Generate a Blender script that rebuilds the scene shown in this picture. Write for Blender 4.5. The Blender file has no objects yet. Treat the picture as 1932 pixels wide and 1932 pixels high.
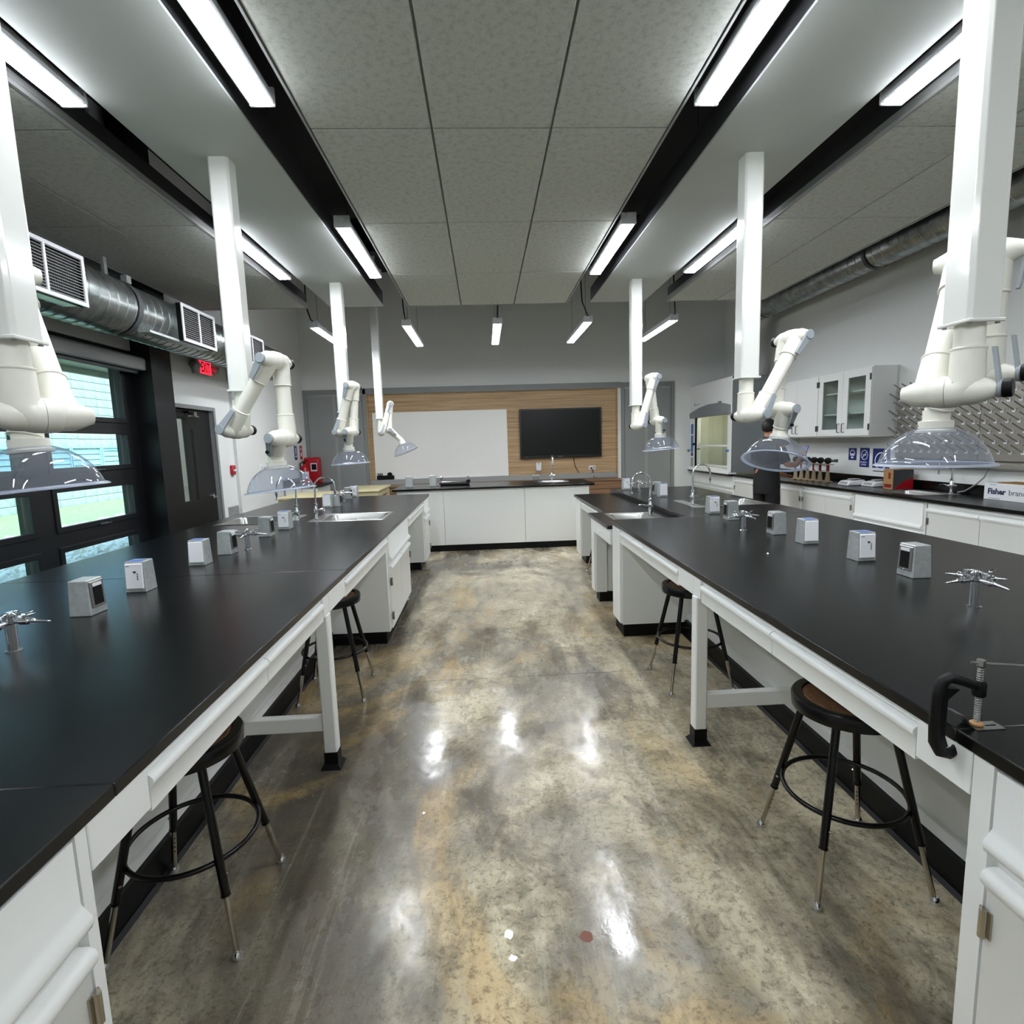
import bpy, math, random
from mathutils import Vector, Matrix
random.seed(7)
PI = math.pi
scene = bpy.context.scene
COL = scene.collection

# ------------------------------------------------------------------ camera
F_PX, YAW, PITCH, ROLL = 1031.6, 0.04635, 0.12714, 0.03047
CAM = Vector((0, 0, 1.58))
cy, sy, cp, sp = math.cos(YAW), math.sin(YAW), math.cos(PITCH), math.sin(PITCH)
fw = Vector((sy * cp, cy * cp, -sp)); rt = Vector((cy, -sy, 0)); dn = fw.cross(rt)
cr, sr = math.cos(ROLL), math.sin(ROLL)
r2 = cr * rt + sr * dn; d2 = -sr * rt + cr * dn
cam = bpy.data.cameras.new('camera'); camo = bpy.data.objects.new('camera', cam); COL.objects.link(camo)
cam.sensor_fit = 'HORIZONTAL'; cam.sensor_width = 36; cam.lens = 36 * F_PX / 1932
cam.clip_start = 0.05; cam.clip_end = 200
R3 = Matrix((r2, -d2, -fw)).transposed()
camo.matrix_world = Matrix.Translation(CAM) @ R3.to_4x4()
scene.camera = camo

# ------------------------------------------------------------------ world, exposure
scene.view_settings.view_transform = 'Standard'; scene.view_settings.look = 'None'
scene.view_settings.gamma = 1; scene.view_settings.use_curve_mapping = False
scene.view_settings.exposure = 1.28
scene.cycles.use_denoising = True
scene.cycles.max_bounces = 8; scene.cycles.diffuse_bounces = 4; scene.cycles.glossy_bounces = 4
scene.cycles.transparent_max_bounces = 16; scene.cycles.transmission_bounces = 6
scene.cycles.sample_clamp_indirect = 4; scene.cycles.caustics_reflective = False; scene.cycles.caustics_refractive = False
w = bpy.data.worlds.new('sky'); scene.world = w; w.use_nodes = True
nt = w.node_tree; nt.nodes.clear()
sky = nt.nodes.new('ShaderNodeTexSky'); sky.sky_type = 'NISHITA'; sky.sun_disc = False
sky.sun_elevation = math.radians(55); sky.sun_rotation = math.radians(120); sky.air_density = 1.2; sky.dust_density = 3
bg = nt.nodes.new('ShaderNodeBackground'); bg.inputs[1].default_value = 0.36
wo = nt.nodes.new('ShaderNodeOutputWorld'); nt.links.new(sky.outputs[0], bg.inputs[0]); nt.links.new(bg.outputs[0], wo.inputs[0])
sun = bpy.data.lights.new('sun', 'SUN'); sun.energy = 1.2; sun.angle = math.radians(70)
suno = bpy.data.objects.new('sun', sun); COL.objects.link(suno); suno.rotation_euler = (math.radians(25), math.radians(8), 0)
LAMP = 30.0          # radiance of the LED diffusers

# ------------------------------------------------------------------ materials
def lin(c):
    c = c.lstrip('#'); o = []
    for i in (0, 2, 4):
        x = int(c[i:i + 2], 16) / 255
        o.append(x / 12.92 if x <= .04045 else ((x + .055) / 1.055) ** 2.4)
    return (*o, 1)
def pmat(name, col, rough=.5, metal=0, spec=.5, coat=0, emis=None, es=0, bump=0, bscale=200, alpha=1):
    m = bpy.data.materials.new(name); m.use_nodes = True
    b = m.node_tree.nodes['Principled BSDF']; c = lin(col) if isinstance(col, str) else (*col, 1)
    b.inputs['Base Color'].default_value = c; b.inputs['Roughness'].default_value = rough
    b.inputs['Metallic'].default_value = metal; b.inputs['Specular IOR Level'].default_value = spec
    b.inputs['Coat Weight'].default_value = coat; b.inputs['Coat Roughness'].default_value = .05
    if emis: b.inputs['Emission Color'].default_value = lin(emis); b.inputs['Emission Strength'].default_value = es
    if bump:
        N = m.node_tree; t = N.nodes.new('ShaderNodeTexNoise'); t.inputs['Scale'].default_value = bscale; t.inputs['Detail'].default_value = 3
        g = N.nodes.new('ShaderNodeTexCoord'); u = N.nodes.new('ShaderNodeBump'); u.inputs['Strength'].default_value = bump; u.inputs['Distance'].default_value = .002
        N.links.new(g.outputs['Object'], t.inputs['Vector']); N.links.new(t.outputs['Fac'], u.inputs['Height']); N.links.new(u.outputs['Normal'], b.inputs['Normal'])
    return m
class NB:
    """small node-graph helper"""
    def __init__(s, m): s.N = m.node_tree; s.b = s.N.nodes['Principled BSDF']; s.co = s.N.nodes.new('ShaderNodeTexCoord')
    def map(s, sc, out='Object', rot=(0, 0, 0), loc=(0, 0, 0)):
        p = s.N.nodes.new('ShaderNodeMapping'); p.inputs['Scale'].default_value = sc; p.inputs['Rotation'].default_value = rot; p.inputs['Location'].default_value = loc
        s.N.links.new(s.co.outputs[out], p.inputs[0]); return p.outputs[0]
    def noise(s, vec, scale, detail=4, rough=.6, dist=0):
        t = s.N.nodes.new('ShaderNodeTexNoise'); t.inputs['Scale'].default_value = scale; t.inputs['Detail'].default_value = detail
        t.inputs['Roughness'].default_value = rough; t.inputs['Distortion'].default_value = dist
        s.N.links.new(vec, t.inputs['Vector']); return t.outputs['Fac']
    def ramp(s, fac, stops):
        r = s.N.nodes.new('ShaderNodeValToRGB'); e = r.color_ramp.elements
        while len(e) < len(stops): e.new(.5)
        for k, (p, c) in zip(e, stops): k.position = p; k.color = lin(c) if isinstance(c, str) else (c, c, c, 1)
        s.N.links.new(fac, r.inputs[0]); return r.outputs[0]
    def mix(s, fac, a, b, mode='MIX'):
        x = s.N.nodes.new('ShaderNodeMix'); x.data_type = 'RGBA'; x.blend_type = mode
        for sock, v in ((x.inputs[0], fac), (x.inputs[6], a), (x.inputs[7], b)):
            if isinstance(v, (int, float)): sock.default_value = v
            elif isinstance(v, str): sock.default_value = lin(v)
            else: s.N.links.new(v, sock)
        return x.outputs[2]
    def link(s, out, name): s.N.links.new(out, s.b.inputs[name])
    def bump(s, h, strength, dist=.003):
        u = s.N.nodes.new('ShaderNodeBump'); u.inputs['Strength'].default_value = strength; u.inputs['Distance'].default_value = dist
        s.N.links.new(h, u.inputs['Height']); s.N.links.new(u.outputs[0], s.b.inputs['Normal'])
def glassmat(name, tint, refl=1.0, rough=.02, milk=0, milkcol='#dfe6f2'):
    m = bpy.data.materials.new(name); m.use_nodes = True; N = m.node_tree; N.nodes.clear()
    o = N.nodes.new('ShaderNodeOutputMaterial'); t = N.nodes.new('ShaderNodeBsdfTransparent'); t.inputs[0].default_value = lin(tint)
    g = N.nodes.new('ShaderNodeBsdfGlossy'); g.inputs['Roughness'].default_value = rough
    lw = N.nodes.new('ShaderNodeLayerWeight'); lw.inputs[0].default_value = .5
    pw = N.nodes.new('ShaderNodeMath'); pw.operation = 'POWER'; pw.inputs[1].default_value = 4.5; N.links.new(lw.outputs['Facing'], pw.inputs[0])
    mu = N.nodes.new('ShaderNodeMath'); mu.operation = 'MULTIPLY_ADD'; mu.inputs[1].default_value = .9 * refl; mu.inputs[2].default_value = .04 * refl; N.links.new(pw.outputs[0], mu.inputs[0])
    mu.use_clamp = True
    src = t.outputs[0]
    if milk:
        d = N.nodes.new('ShaderNodeBsdfDiffuse'); d.inputs[0].default_value = lin(milkcol)
        tr = N.nodes.new('ShaderNodeBsdfTranslucent'); tr.inputs[0].default_value = lin(milkcol)
        a = N.nodes.new('ShaderNodeMixShader'); a.inputs[0].default_value = .5; N.links.new(d.outputs[0], a.inputs[1]); N.links.new(tr.outputs[0], a.inputs[2])
        k = N.nodes.new('ShaderNodeMixShader'); k.inputs[0].default_value = milk; N.links.new(t.outputs[0], k.inputs[1]); N.links.new(a.outputs[0], k.inputs[2]); src = k.outputs[0]
    x = N.nodes.new('ShaderNodeMixShader'); N.links.new(mu.outputs[0], x.inputs[0]); N.links.new(src, x.inputs[1]); N.links.new(g.outputs[0], x.inputs[2])
    N.links.new(x.outputs[0], o.inputs[0]); return m

M = {}
M['white'] = pmat('cabinet_white', '#e9ebe8', .32, spec=.4)
M['whitein'] = pmat('cabinet_panel_white', '#dcdedb', .4)
M['wall'] = pmat('wall_paint', '#e4e6e3', .65, bump=.15, bscale=120)
M['gyp'] = pmat('soffit_white', '#c4c9c6', .6)
M['deck'] = pmat('black_deck', '#0e0e12', .8)
M['char'] = pmat('charcoal_paint', '#0c0d10', .42, spec=.35)
M['black'] = pmat('black_rubber', '#030303', .5, spec=.25)
M['blackpaint'] = pmat('black_gloss_metal', '#030304', .25, spec=.35)
M['chrome'] = pmat('chrome', '#e4e6ea', .08, 1)
M['nickel'] = pmat('nickel_tube', '#b9b3a6', .22, 1)
M['steel'] = pmat('stainless', '#a9aaa6', .30, 1)
M['cream'] = pmat('cream_polymer', '#e9e8dc', .33, spec=.45)
M['gloss'] = pmat('gloss_white_post', '#e6e8e2', .12, spec=.6, coat=.4)
M['lever'] = pmat('grey_blue_lever', '#98a0a5', .4)
M['hood'] = glassmat('clear_hood_plastic', '#eff2f8', 1.0, .03, .13)
M['rim'] = glassmat('milky_hood_rim', '#e2e6f0', .8, .1, .6)
M['glass'] = glassmat('tinted_window_glass', '#def3f6', 1.0, .01)
M['clear'] = glassmat('clear_glass', '#eff4f2', .9, .01)
M['alu'] = pmat('black_window_frame', '#0d0f12', .4)
M['closet'] = pmat('closet_grey', '#8d908f', .5)
M['closetf'] = pmat('closet_frame_grey', '#868988', .45)
M['board'] = pmat('whiteboard', '#f4f4ee', .3)
M['tvb'] = pmat('screen_bezel', '#08080a', .35)
M['tvs'] = pmat('screen_glass', '#101312', .28, spec=.3)
M['red'] = pmat('red_enamel', '#b3121c', .35)
M['darkred'] = pmat('dark_red', '#7d1a16', .5)
M['exit'] = pmat('exit_glow', '#ff2030', .5, emis='#ff2438', es=1.1)
M['rust'] = pmat('rust_stain', '#6e4030', .6)
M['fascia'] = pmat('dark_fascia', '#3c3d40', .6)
M['exitl'] = pmat('exit_letter', '#4a0008', .5, emis='#5a0410', es=.25)
M['grey'] = pmat('grey_plastic', '#9c9e9c', .45)
M['dgrey'] = pmat('dark_grey', '#45484a', .5)
M['plate'] = pmat('white_plate', '#f0f1f3', .25)
M['blue'] = pmat('blue_film', '#4f74c4', .4)
M['sign'] = pmat('blue_sign', '#1b2a6e', .45)
M['sgnlt'] = pmat('light_blue_label', '#2f62b8', .45)
M['pale'] = pmat('sign_print', '#dfe5f4', .5)
M['navytext'] = pmat('navy_print', '#232f52', .5)
M['greytext'] = pmat('grey_print', '#6f7681', .5)
M['ply'] = pmat('pale_plywood', '#d8cda2', .55)
M['brass'] = pmat('brassy_enamel', '#a8977a', .35, .35)
M['skin'] = pmat('skin', '#b07a5c', .5)
M['hair'] = pmat('dark_hair', '#120f0e', .6)
M['cloth'] = pmat('black_cloth', '#08080a', .8)
M['card'] = pmat('kraft_card', '#a07a4e', .7)
M['lamp'] = pmat('led_diffuser', '#ffffff', .4, emis='#f4f8ff', es=LAMP)
M['hoodlamp'] = pmat('hood_lamp', '#ffffff', .4, emis='#fff6e4', es=9)
M['lamph'] = pmat('lamp_housing', '#cfd1d2', .4)
M['wire'] = pmat('black_cable', '#0b0b0c', .5)
M['rackst'] = pmat('rack_steel', '#a9a69d', .35, .7)
M['fumegrey'] = pmat('fume_grey', '#7e8284', .45)
M['liner'] = pmat('fume_liner', '#c3c3b2', .5)

M['bench'] = pmat('black_epoxy', '#060707', .27, spec=.34)

m = M['galv'] = pmat('galvanised', '#b4b9b9', .42, .45); n = NB(m)
n.link(n.ramp(n.noise(n.map((1, 1, 1)), 35, 3), [(.3, '#a9afae'), (.7, '#bfc4c2')]), 'Base Color')
m = M['duct'] = pmat('spiral_duct', '#9aa09e', .3, .9); n = NB(m)
n.link(n.ramp(n.noise(n.map((1, 1, 1)), 9, 4), [(.3, '#7f8785'), (.7, '#b3b8b5')]), 'Base Color')

m = M['tile'] = pmat('felt_ceiling_tile', '#dcdfd9', .9, spec=.1); n = NB(m)
a = n.noise(n.map((1, 1, 1)), 28, 3, .7); b_ = n.noise(n.map((1.5, 1, 1)), 160, 2, .6)
c1 = n.ramp(a, [(.34, '#bdc1bc'), (.5, '#dfe2dc'), (.7, '#e8ebe4')]); n.link(n.mix(n.ramp(b_, [(.3, .0), (.6, .75)]), c1, '#c4c7c1'), 'Base Color')
n.bump(b_, .3, .002)
m = M['tgrid'] = pmat('tile_grid', '#8c908e', .7)

m = M['wood'] = pmat('oak_laminate', '#b9946a', .5, spec=.3); n = NB(m)
f = n.noise(n.map((.55, 1, 26)), 1.6, 6, .65, .35); g = n.noise(n.map((1.0, 1, 95)), 1.0, 3, .6)
c1 = n.ramp(f, [(.3, '#937654'), (.45, '#bb9d77'), (.58, '#d0b48e'), (.75, '#dfc8a4')]); n.link(n.mix(n.ramp(g, [(.35, .0), (.65, .45)]), c1, '#9c7c58'), 'Base Color')
m = M['woodd'] = pmat('oak_laminate_dark', '#8a6a4c', .5, spec=.3); n = NB(m)
n.link(n.ramp(n.noise(n.map((.55, 1, 26)), 1.6, 5), [(.3, '#6b4f37'), (.7, '#94745a')]), 'Base Color')
m = M['seat'] = pmat('hardboard_seat', '#5d3d24', .5); n = NB(m)
n.link(n.ramp(n.noise(n.map((1, 1, 1)), 60, 4), [(.3, '#4a2f1b'), (.7, '#77502f')]), 'Base Color')

# polished, stained concrete
m = M['floor'] = pmat('polished_concrete', '#8d8672', .12, spec=.5); n = NB(m)
Q = n.map((1, 1, 1)); L_ = n.map((1, .42, 1))
big = n.noise(L_, .85, 7, .6, 1.2); cloud_ = n.noise(n.map((1, .6, 1), loc=(7, 3, 0)), 1.7, 8, .66, .8)
och = n.noise(n.map((1, .5, 1), loc=(2.3, 9.1, 0)), 1.3, 8, .64, 1.2); mid = n.noise(n.map((1, .8, 1), loc=(5, 1, 0)), 5.5, 8, .7, .6)
fine = n.noise(Q, 38, 9, .8, .3); spk = n.noise(Q, 170, 4, .7); streak = n.noise(n.map((7, .5, 1), loc=(1, 4, 0)), 1.0, 7, .65, .7)
sx = n.N.nodes.new('ShaderNodeSeparateXYZ'); n.N.links.new(n.co.outputs['Object'], sx.inputs[0])
def mth(op, a_, b_):
    q = n.N.nodes.new('ShaderNodeMath'); q.operation = op
    for i_, v_ in enumerate((a_, b_)):
        if isinstance(v_, (int, float)): q.inputs[i_].default_value = v_
        else: n.N.links.new(v_, q.inputs[i_])
    return q.outputs[0]
grad = mth('ADD', big, mth('MULTIPLY', mth('SUBTRACT', sx.outputs[0], .05), .085))      # the pour is paler towards the right bench
c0 = n.ramp(grad, [(.36, '#524d43'), (.45, '#7f7a6b'), (.53, '#b0a78f'), (.64, '#cdc4a9')])
c1 = n.mix(n.ramp(och, [(.52, .0), (.63, .55)]), c0, '#b79b66')
c2 = n.mix(n.ramp(cloud_, [(.35, .78), (.50, .0)]), c1, '#433e36')
c3 = n.mix(n.ramp(mid, [(.37, .65), (.51, .0)]), c2, '#5f594d')
c4 = n.mix(n.ramp(streak, [(.54, .0), (.72, .4)]), c3, '#d0c9b4')
c5 = n.mix(n.ramp(fine, [(.39, .6), (.49, .0)]), c4, '#4a4234')
c5 = n.mix(n.ramp(n.noise(n.map((1, .8, 1), loc=(3, 8, 0)), 9, 10, .8, .7), [(.37, .5), (.48, .0)]), c5, '#5d5443')
c6 = n.mix(n.ramp(spk, [(.60, .0), (.72, .3)]), c5, '#ded7c2')
n.link(c6, 'Base Color')
n.link(n.ramp(n.noise(n.map((1, .6, 1), loc=(4, 2, 0)), 2.6, 8, .72), [(.40, .09), (.58, .34)]), 'Roughness'); n.b.inputs['Specular IOR Level'].default_value = .38
n.bump(n.noise(Q, 4.5, 6, .6), .16, .01)

m = M['grass'] = pmat('lawn', '#6fae4c', .9); n = NB(m)
n.link(n.ramp(n.noise(n.map((1, 1, 1)), 9, 5, .8), [(.3, '#7d9058'), (.7, '#bccb98')]), 'Base Color')
M['stone'] = pmat('gravel_stone', '#d8d6cc', .9)
m = M['cmu'] = pmat('concrete_block', '#b9bdb8', .9); n = NB(m)
n.link(n.ramp(n.noise(n.map((1, 1, 1)), 6, 5), [(.3, '#a5aaa5'), (.7, '#c6cac5')]), 'Base Color')
M['mortar'] = pmat('mortar', '#80868a', .9)
M['slat'] = pmat('pale_blue_slat', '#a9c6cf', .6)
M['beige'] = pmat('beige_block', '#a8a293', .9)

# ------------------------------------------------------------------ mesh builder
class G:
    def __init__(s): s.v = []; s.f = []
    def add(s, vs, fs):
        k = len(s.v); s.v += [tuple(p) for p in vs]; s.f += [tuple(k + i for i in q) for q in fs]; return s
    def box(s, x0, x1, y0, y1, z0, z1):
        if x0 > x1: x0, x1 = x1, x0
        if y0 > y1: y0, y1 = y1, y0
        if z0 > z1: z0, z1 = z1, z0
        return s.add([(x0, y0, z0), (x1, y0, z0), (x1, y1, z0), (x0, y1, z0), (x0, y0, z1), (x1, y0, z1), (x1, y1, z1), (x0, y1, z1)],
                     [(0, 3, 2, 1), (4, 5, 6, 7), (0, 1, 5, 4), (1, 2, 6, 5), (2, 3, 7, 6), (3, 0, 4, 7)])
    def hexa(s, b, t):   # bottom quad, top quad, both counter-clockwise seen from above
        return s.add(list(b) + list(t), [(0, 3, 2, 1), (4, 5, 6, 7), (0, 1, 5, 4), (1, 2, 6, 5), (2, 3, 7, 6), (3, 0, 4, 7)])
    def lathe(s, o, ax, prof, n=20, caps=True):
        o = Vector(o); ax = Vector(ax).normalized(); u = ax.orthogonal().normalized(); v = ax.cross(u)
        vs = []; fs = []
        for r, h in prof:
            for k in range(n):
                a = 2 * PI * k / n; vs.append(o + ax * h + (u * math.cos(a) + v * math.sin(a)) * r)
        for i in range(len(prof) - 1):
            for k in range(n):
                fs.append((i * n + k, i * n + (k + 1) % n, (i + 1) * n + (k + 1) % n, (i + 1) * n + k))
        if caps:
            fs.append(tuple(range(n - 1, -1, -1))); fs.append(tuple((len(prof) - 1) * n + k for k in range(n)))
        return s.add(vs, fs)
    def cyl(s, a, b, r0, r1=None, n=16):
        a = Vector(a); b = Vector(b); return s.lathe(a, b - a, [(r0, 0), (r0 if r1 is None else r1, (b - a).length)], n)
    def tube(s, pts, r, n=10, closed=False):
        pts = [Vector(p) for p in pts]; m_ = len(pts); vs = []; fs = []; u = None
        rr = r if isinstance(r, (list, tuple)) else [r] * m_
        for i, p in enumerate(pts):
            if closed: t = pts[(i + 1) % m_] - pts[i - 1]
            else: t = pts[min(i + 1, m_ - 1)] - pts[max(i - 1, 0)]
            t.normalize()
            u = t.orthogonal().normalized() if u is None else (u - t * u.dot(t)).normalized()
            q = t.cross(u)
            for k in range(n):
                a = 2 * PI * k / n; vs.append(p + (u * math.cos(a) + q * math.sin(a)) * rr[i])
        for i in range(m_ if closed else m_ - 1):
            j = (i + 1) % m_
            for k in range(n): fs.append((i * n + k, i * n + (k + 1) % n, j * n + (k + 1) % n, j * n + k))
        if not closed: fs.append(tuple(range(n - 1, -1, -1))); fs.append(tuple((m_ - 1) * n + k for k in range(n)))
        return s.add(vs, fs)
    def prism(s, poly, axis, a0, a1):
        """polygon given in the two axes other than axis (cyclic order), extruded a0..a1"""
        def P(p, a): return {'x': (a, p[0], p[1]), 'y': (p[0], a, p[1]), 'z': (p[0], p[1], a)}[axis]
        k = len(poly); vs = [P(p, a0) for p in poly] + [P(p, a1) for p in poly]
        return s.add(vs, [tuple(range(k - 1, -1, -1)), tuple(range(k, 2 * k))] + [(i, (i + 1) % k, k + (i + 1) % k, k + i) for i in range(k)])
    def cells(s, ax, A, B, t0, t1, holes):
        """a slab spanning A x B in two axes with rectangular holes; ax = thickness axis"""
        us = sorted({A[0], A[1], *[min(max(h[i], A[0]), A[1]) for h in holes for i in (0, 1)]}); ws = sorted({B[0], B[1], *[min(max(h[i], B[0]), B[1]) for h in holes for i in (2, 3)]})
        def solid(i, j):
            if i < 0 or j < 0 or i >= len(us) - 1 or j >= len(ws) - 1: return False
            cu, cw = (us[i] + us[i + 1]) / 2, (ws[j] + ws[j + 1]) / 2
            return not any(h[0] < cu < h[1] and h[2] < cw < h[3] for h in holes)
        def P(u, w_, t): return {'x': (t, u, w_), 'y': (u, t, w_), 'z': (u, w_, t)}[ax]
        idx = {}
        def V(i, j, t):
            k = (i, j, t)
            if k not in idx: idx[k] = len(s.v); s.v.append(P(us[i], ws[j], t))
            return idx[k]
        for i in range(len(us) - 1):
            for j in range(len(ws) - 1):
                if not solid(i, j): continue
                s.f.append((V(i, j, t0), V(i, j + 1, t0), V(i + 1, j + 1, t0), V(i + 1, j, t0))); s.f.append((V(i, j, t1), V(i + 1, j, t1), V(i + 1, j + 1, t1), V(i, j + 1, t1)))
                for di, dj, e in ((-1, 0, ((i, j), (i, j + 1))), (1, 0, ((i + 1, j + 1), (i + 1, j))), (0, -1, ((i + 1, j), (i, j))), (0, 1, ((i, j + 1), (i + 1, j + 1)))):
                    if not solid(i + di, j + dj):
                        p, q = e; s.f.append((V(*p, t0), V(*p, t1), V(*q, t1), V(*q, t0)))
        return s
    def disc(s, c, nrm, r, n=16): 
        return s.cyl(Vector(c), Vector(c) + Vector(nrm).normalized() * .002, r, r, n)

def wloc(o):
    p = Vector((0, 0, 0))
    while o: p += o.location; o = o.parent
    return p
def mk(name, g, mat, parent=None, bev=0, smooth=30, seg=1, base=None):
    me = bpy.data.meshes.new(name)
    if parent is not None: off = wloc(parent)
    elif base is not None: off = Vector(base)
    else:
        lo = [min(v[i] for v in g.v) for i in range(3)]; hi = [max(v[i] for v in g.v) for i in range(3)]
        off = Vector(((lo[0] + hi[0]) / 2, (lo[1] + hi[1]) / 2, lo[2]))
    me.from_pydata([(v[0] - off.x, v[1] - off.y, v[2] - off.z) for v in g.v], [], g.f)
    me.materials.append(M[mat] if isinstance(mat, str) else mat)
    if smooth: me.shade_smooth(); me.set_sharp_from_angle(angle=math.radians(smooth))
    me.validate(); me.update()
    o = bpy.data.objects.new(name, me); COL.objects.link(o)
    if parent is not None: o.parent = parent
    else: o.location = off
    if bev:
        b = o.modifiers.new('bevel', 'BEVEL'); b.width = bev; b.segments = seg; b.limit_method = 'ANGLE'; b.angle_limit = math.radians(40); b.harden_normals = False
    return o
def tag(o, label=None, cat=None, group=None, kind=None):
    for k, v in (('label', label), ('category', cat), ('group', group), ('kind', kind)):
        if v: o[k] = v
    return o
def thing(name, label, cat, loc=(0, 0, 0), rz=0, group=None):
    o = bpy.data.objects.new(name, None); COL.objects.link(o); o.location = loc; o.rotation_euler = (0, 0, rz); o.empty_display_size = .1
    return tag(o, label, cat, group)
def struct(name, g, mat, parent=None, **k): 
    o = mk(name, g, mat, parent, **k)
    if parent is None: o['kind'] = 'structure'
    return o
def dup(root, loc, rz=0, label=None, group=None):
    c = root.copy(); COL.objects.link(c); c.location = loc; c.rotation_euler = (0, 0, rz)
    if label: c['label'] = label
    if group: c['group'] = group
    for ch in list(root.children):
        d = ch.copy(); COL.objects.link(d); d.parent = c
        for gc in list(ch.children):
            e = gc.copy(); COL.objects.link(e); e.parent = d
    return c
def copypart(o, parent, loc):
    c = o.copy(); COL.objects.link(c); c.parent = parent; c.location = loc; return c
def text(name, s, size, mat, parent, mtx, bold=0, ext=.0008):
    cu = bpy.data.curves.new(name, 'FONT'); cu.body = s; cu.size = size; cu.extrude = ext; cu.offset = bold; cu.resolution_u = 2
    t = bpy.data.objects.new(name, cu); COL.objects.link(t)
    me = bpy.data.meshes.new_from_object(t.evaluated_get(bpy.context.evaluated_depsgraph_get()))
    COL.objects.unlink(t); bpy.data.objects.remove(t)
    me.transform(Matrix.Translation(-wloc(parent)) @ mtx); me.materials.clear(); me.materials.append(M[mat])
    o = bpy.data.objects.new(name, me); COL.objects.link(o); o.parent = parent; return o
def arc(c, u, v, r, a0, a1, n=10):
    c, u, v = Vector(c), Vector(u), Vector(v)
    return [c + (u * math.cos(a0 + (a1 - a0) * i / n) + v * math.sin(a0 + (a1 - a0) * i / n)) * r for i in range(n + 1)]
# ================================================================== SETTING
XL, XR, YF, YN, ZR = -3.58, 4.92, 11.15, -3.2, 4.9
# floor: two polished pours with a recessed control joint
fl = struct('floor', G().box(XL - .1, XR + .1, YN, 3.535, -.1, 0).box(XL - .1, XR + .1, 3.539, YF + .3, -.1, 0).box(XL - .1, XR + .1, YN, YF + .3, -.16, -.1), 'floor', base=(0, 0, 0), smooth=0)
# patches chipped out of the polish
for (x, y, r, m_) in ((.02, 1.585, .020, 'plate'), (.03, 1.5, .014, 'plate'), (.27, 1.555, .022, 'rust'), (-.32, 2.2, .008, 'plate')):
    g = G(); pts = [(x + r * random.uniform(.6, 1.15) * math.cos(a * PI / 5), y + r * random.uniform(.6, 1.15) * math.sin(a * PI / 5)) for a in range(10)]
    mk('floor_chip', g.prism(pts, 'z', -.001, .0006), m_, fl)
# roof deck
ce = struct('ceiling', G().box(XL - .3, XR + .3, YN - .1, YF + .4, ZR, ZR + .12), 'deck', base=(0, 0, ZR), smooth=0)
# ceiling clouds of felt tiles
ZC = 3.23
tile_me = {}
def cloud(cols, rows, y_end):
    x0, x1, y0, y1 = cols[0], cols[-1], rows[0], rows[-1]
    mk('tile_backing', G().box(x0 + .01, x1 - .01, y0 + .01, y1 - .01, ZC + .022, ZC + .05), 'tgrid', ce)
    for a, b in zip(cols, cols[1:]):
        for c, d in zip(rows, rows[1:]):
            key = (round(b - a, 3), round(d - c, 3))
            if key not in tile_me:
                o = mk('tile', G().box(-(b - a) / 2 + .006, (b - a) / 2 - .006, -(d - c) / 2 + .006, (d - c) / 2 - .006, 0, .025), 'tile', base=(0, 0, 0), bev=.003, smooth=0)
                tile_me[key] = o; o.parent = ce; o.location = ((a + b) / 2, (c + d) / 2, ZC - ZR)
            else:
                copypart(tile_me[key], ce, ((a + b) / 2, (c + d) / 2, ZC - ZR))
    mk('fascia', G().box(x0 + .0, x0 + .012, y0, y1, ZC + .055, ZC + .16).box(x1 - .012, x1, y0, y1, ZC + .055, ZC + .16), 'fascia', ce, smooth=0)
    for (p, q, r, s) in ((x0 - .012, x0, y0, y1), (x1, x1 + .012, y0, y1), (x0 - .012, x1 + .012, y1, y1 + .012)):
        mk('edge_trim', G().box(p, q, r, s, ZC - .004, ZC + .055).box(p - .004 if q - p < .1 else p, q + .004 if q - p < .1 else q, r, s, ZC + .018, ZC + .026), 'grey', ce)
ROWS = [6.85 - 1.24 * k for k in range(8)][::-1]
cloud([-.85, -.217, .417, 1.05], ROWS, 6.85)
cloud([-3.27, -2.66, -2.05], ROWS, 6.82)
cloud([2.30, 2.89, 3.5], ROWS, 6.82)
for x0, x1, y0 in ((-1.765, -1.14, 0), (1.345, 2.0, 0)):
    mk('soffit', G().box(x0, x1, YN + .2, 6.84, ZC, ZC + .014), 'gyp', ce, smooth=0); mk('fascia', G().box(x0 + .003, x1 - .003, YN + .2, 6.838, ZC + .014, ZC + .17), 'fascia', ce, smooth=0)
# steel framing glimpsed in the slots
for y in (-.5, 3.7, 8.2):
    mk('roof_beam', G().box(XL, XR, y, y + .02, 4.3, 4.7).box(XL, XR, y - .08, y + .1, 4.28, 4.31).box(XL, XR, y - .08, y + .1, 4.69, 4.72), 'deck', ce, smooth=0)

# walls
WIN = (1.2, 5.95, .5, 2.62); DOOR = (6.58, 7.53, 0, 2.10)
wl = struct('wall_left', G().cells('x', (YN, YF), (0, ZR), XL - .14, XL, [WIN, DOOR]).box(XL - .001, XL + .045, 8.05, YF, 0, ZR), 'wall', base=(XL, 4, 0), smooth=0)
struct('pilaster', G().box(XL - .02, -3.39, 5.942, 6.31, 0, ZR), 'char', wl, smooth=0)
struct('wall_right', G().box(XR, XR + .14, YN, YF + .4, 0, ZR), 'wall', smooth=0)
ALC = (-2.31, 2.73, 0, 2.60)
wf = struct('wall_far', G().cells('y', (XL - .1, XR + .1), (0, ZR), YF, YF + .1, [ALC]).box(XL, XR, YF + .3, YF + .34, 0, ZR), 'wall', base=(0, YF, 0), smooth=0)
struct('wall_near', G().box(XL - .1, XR + .1, YN - .1, YN, 0, ZR), 'wall', smooth=0)
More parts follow.
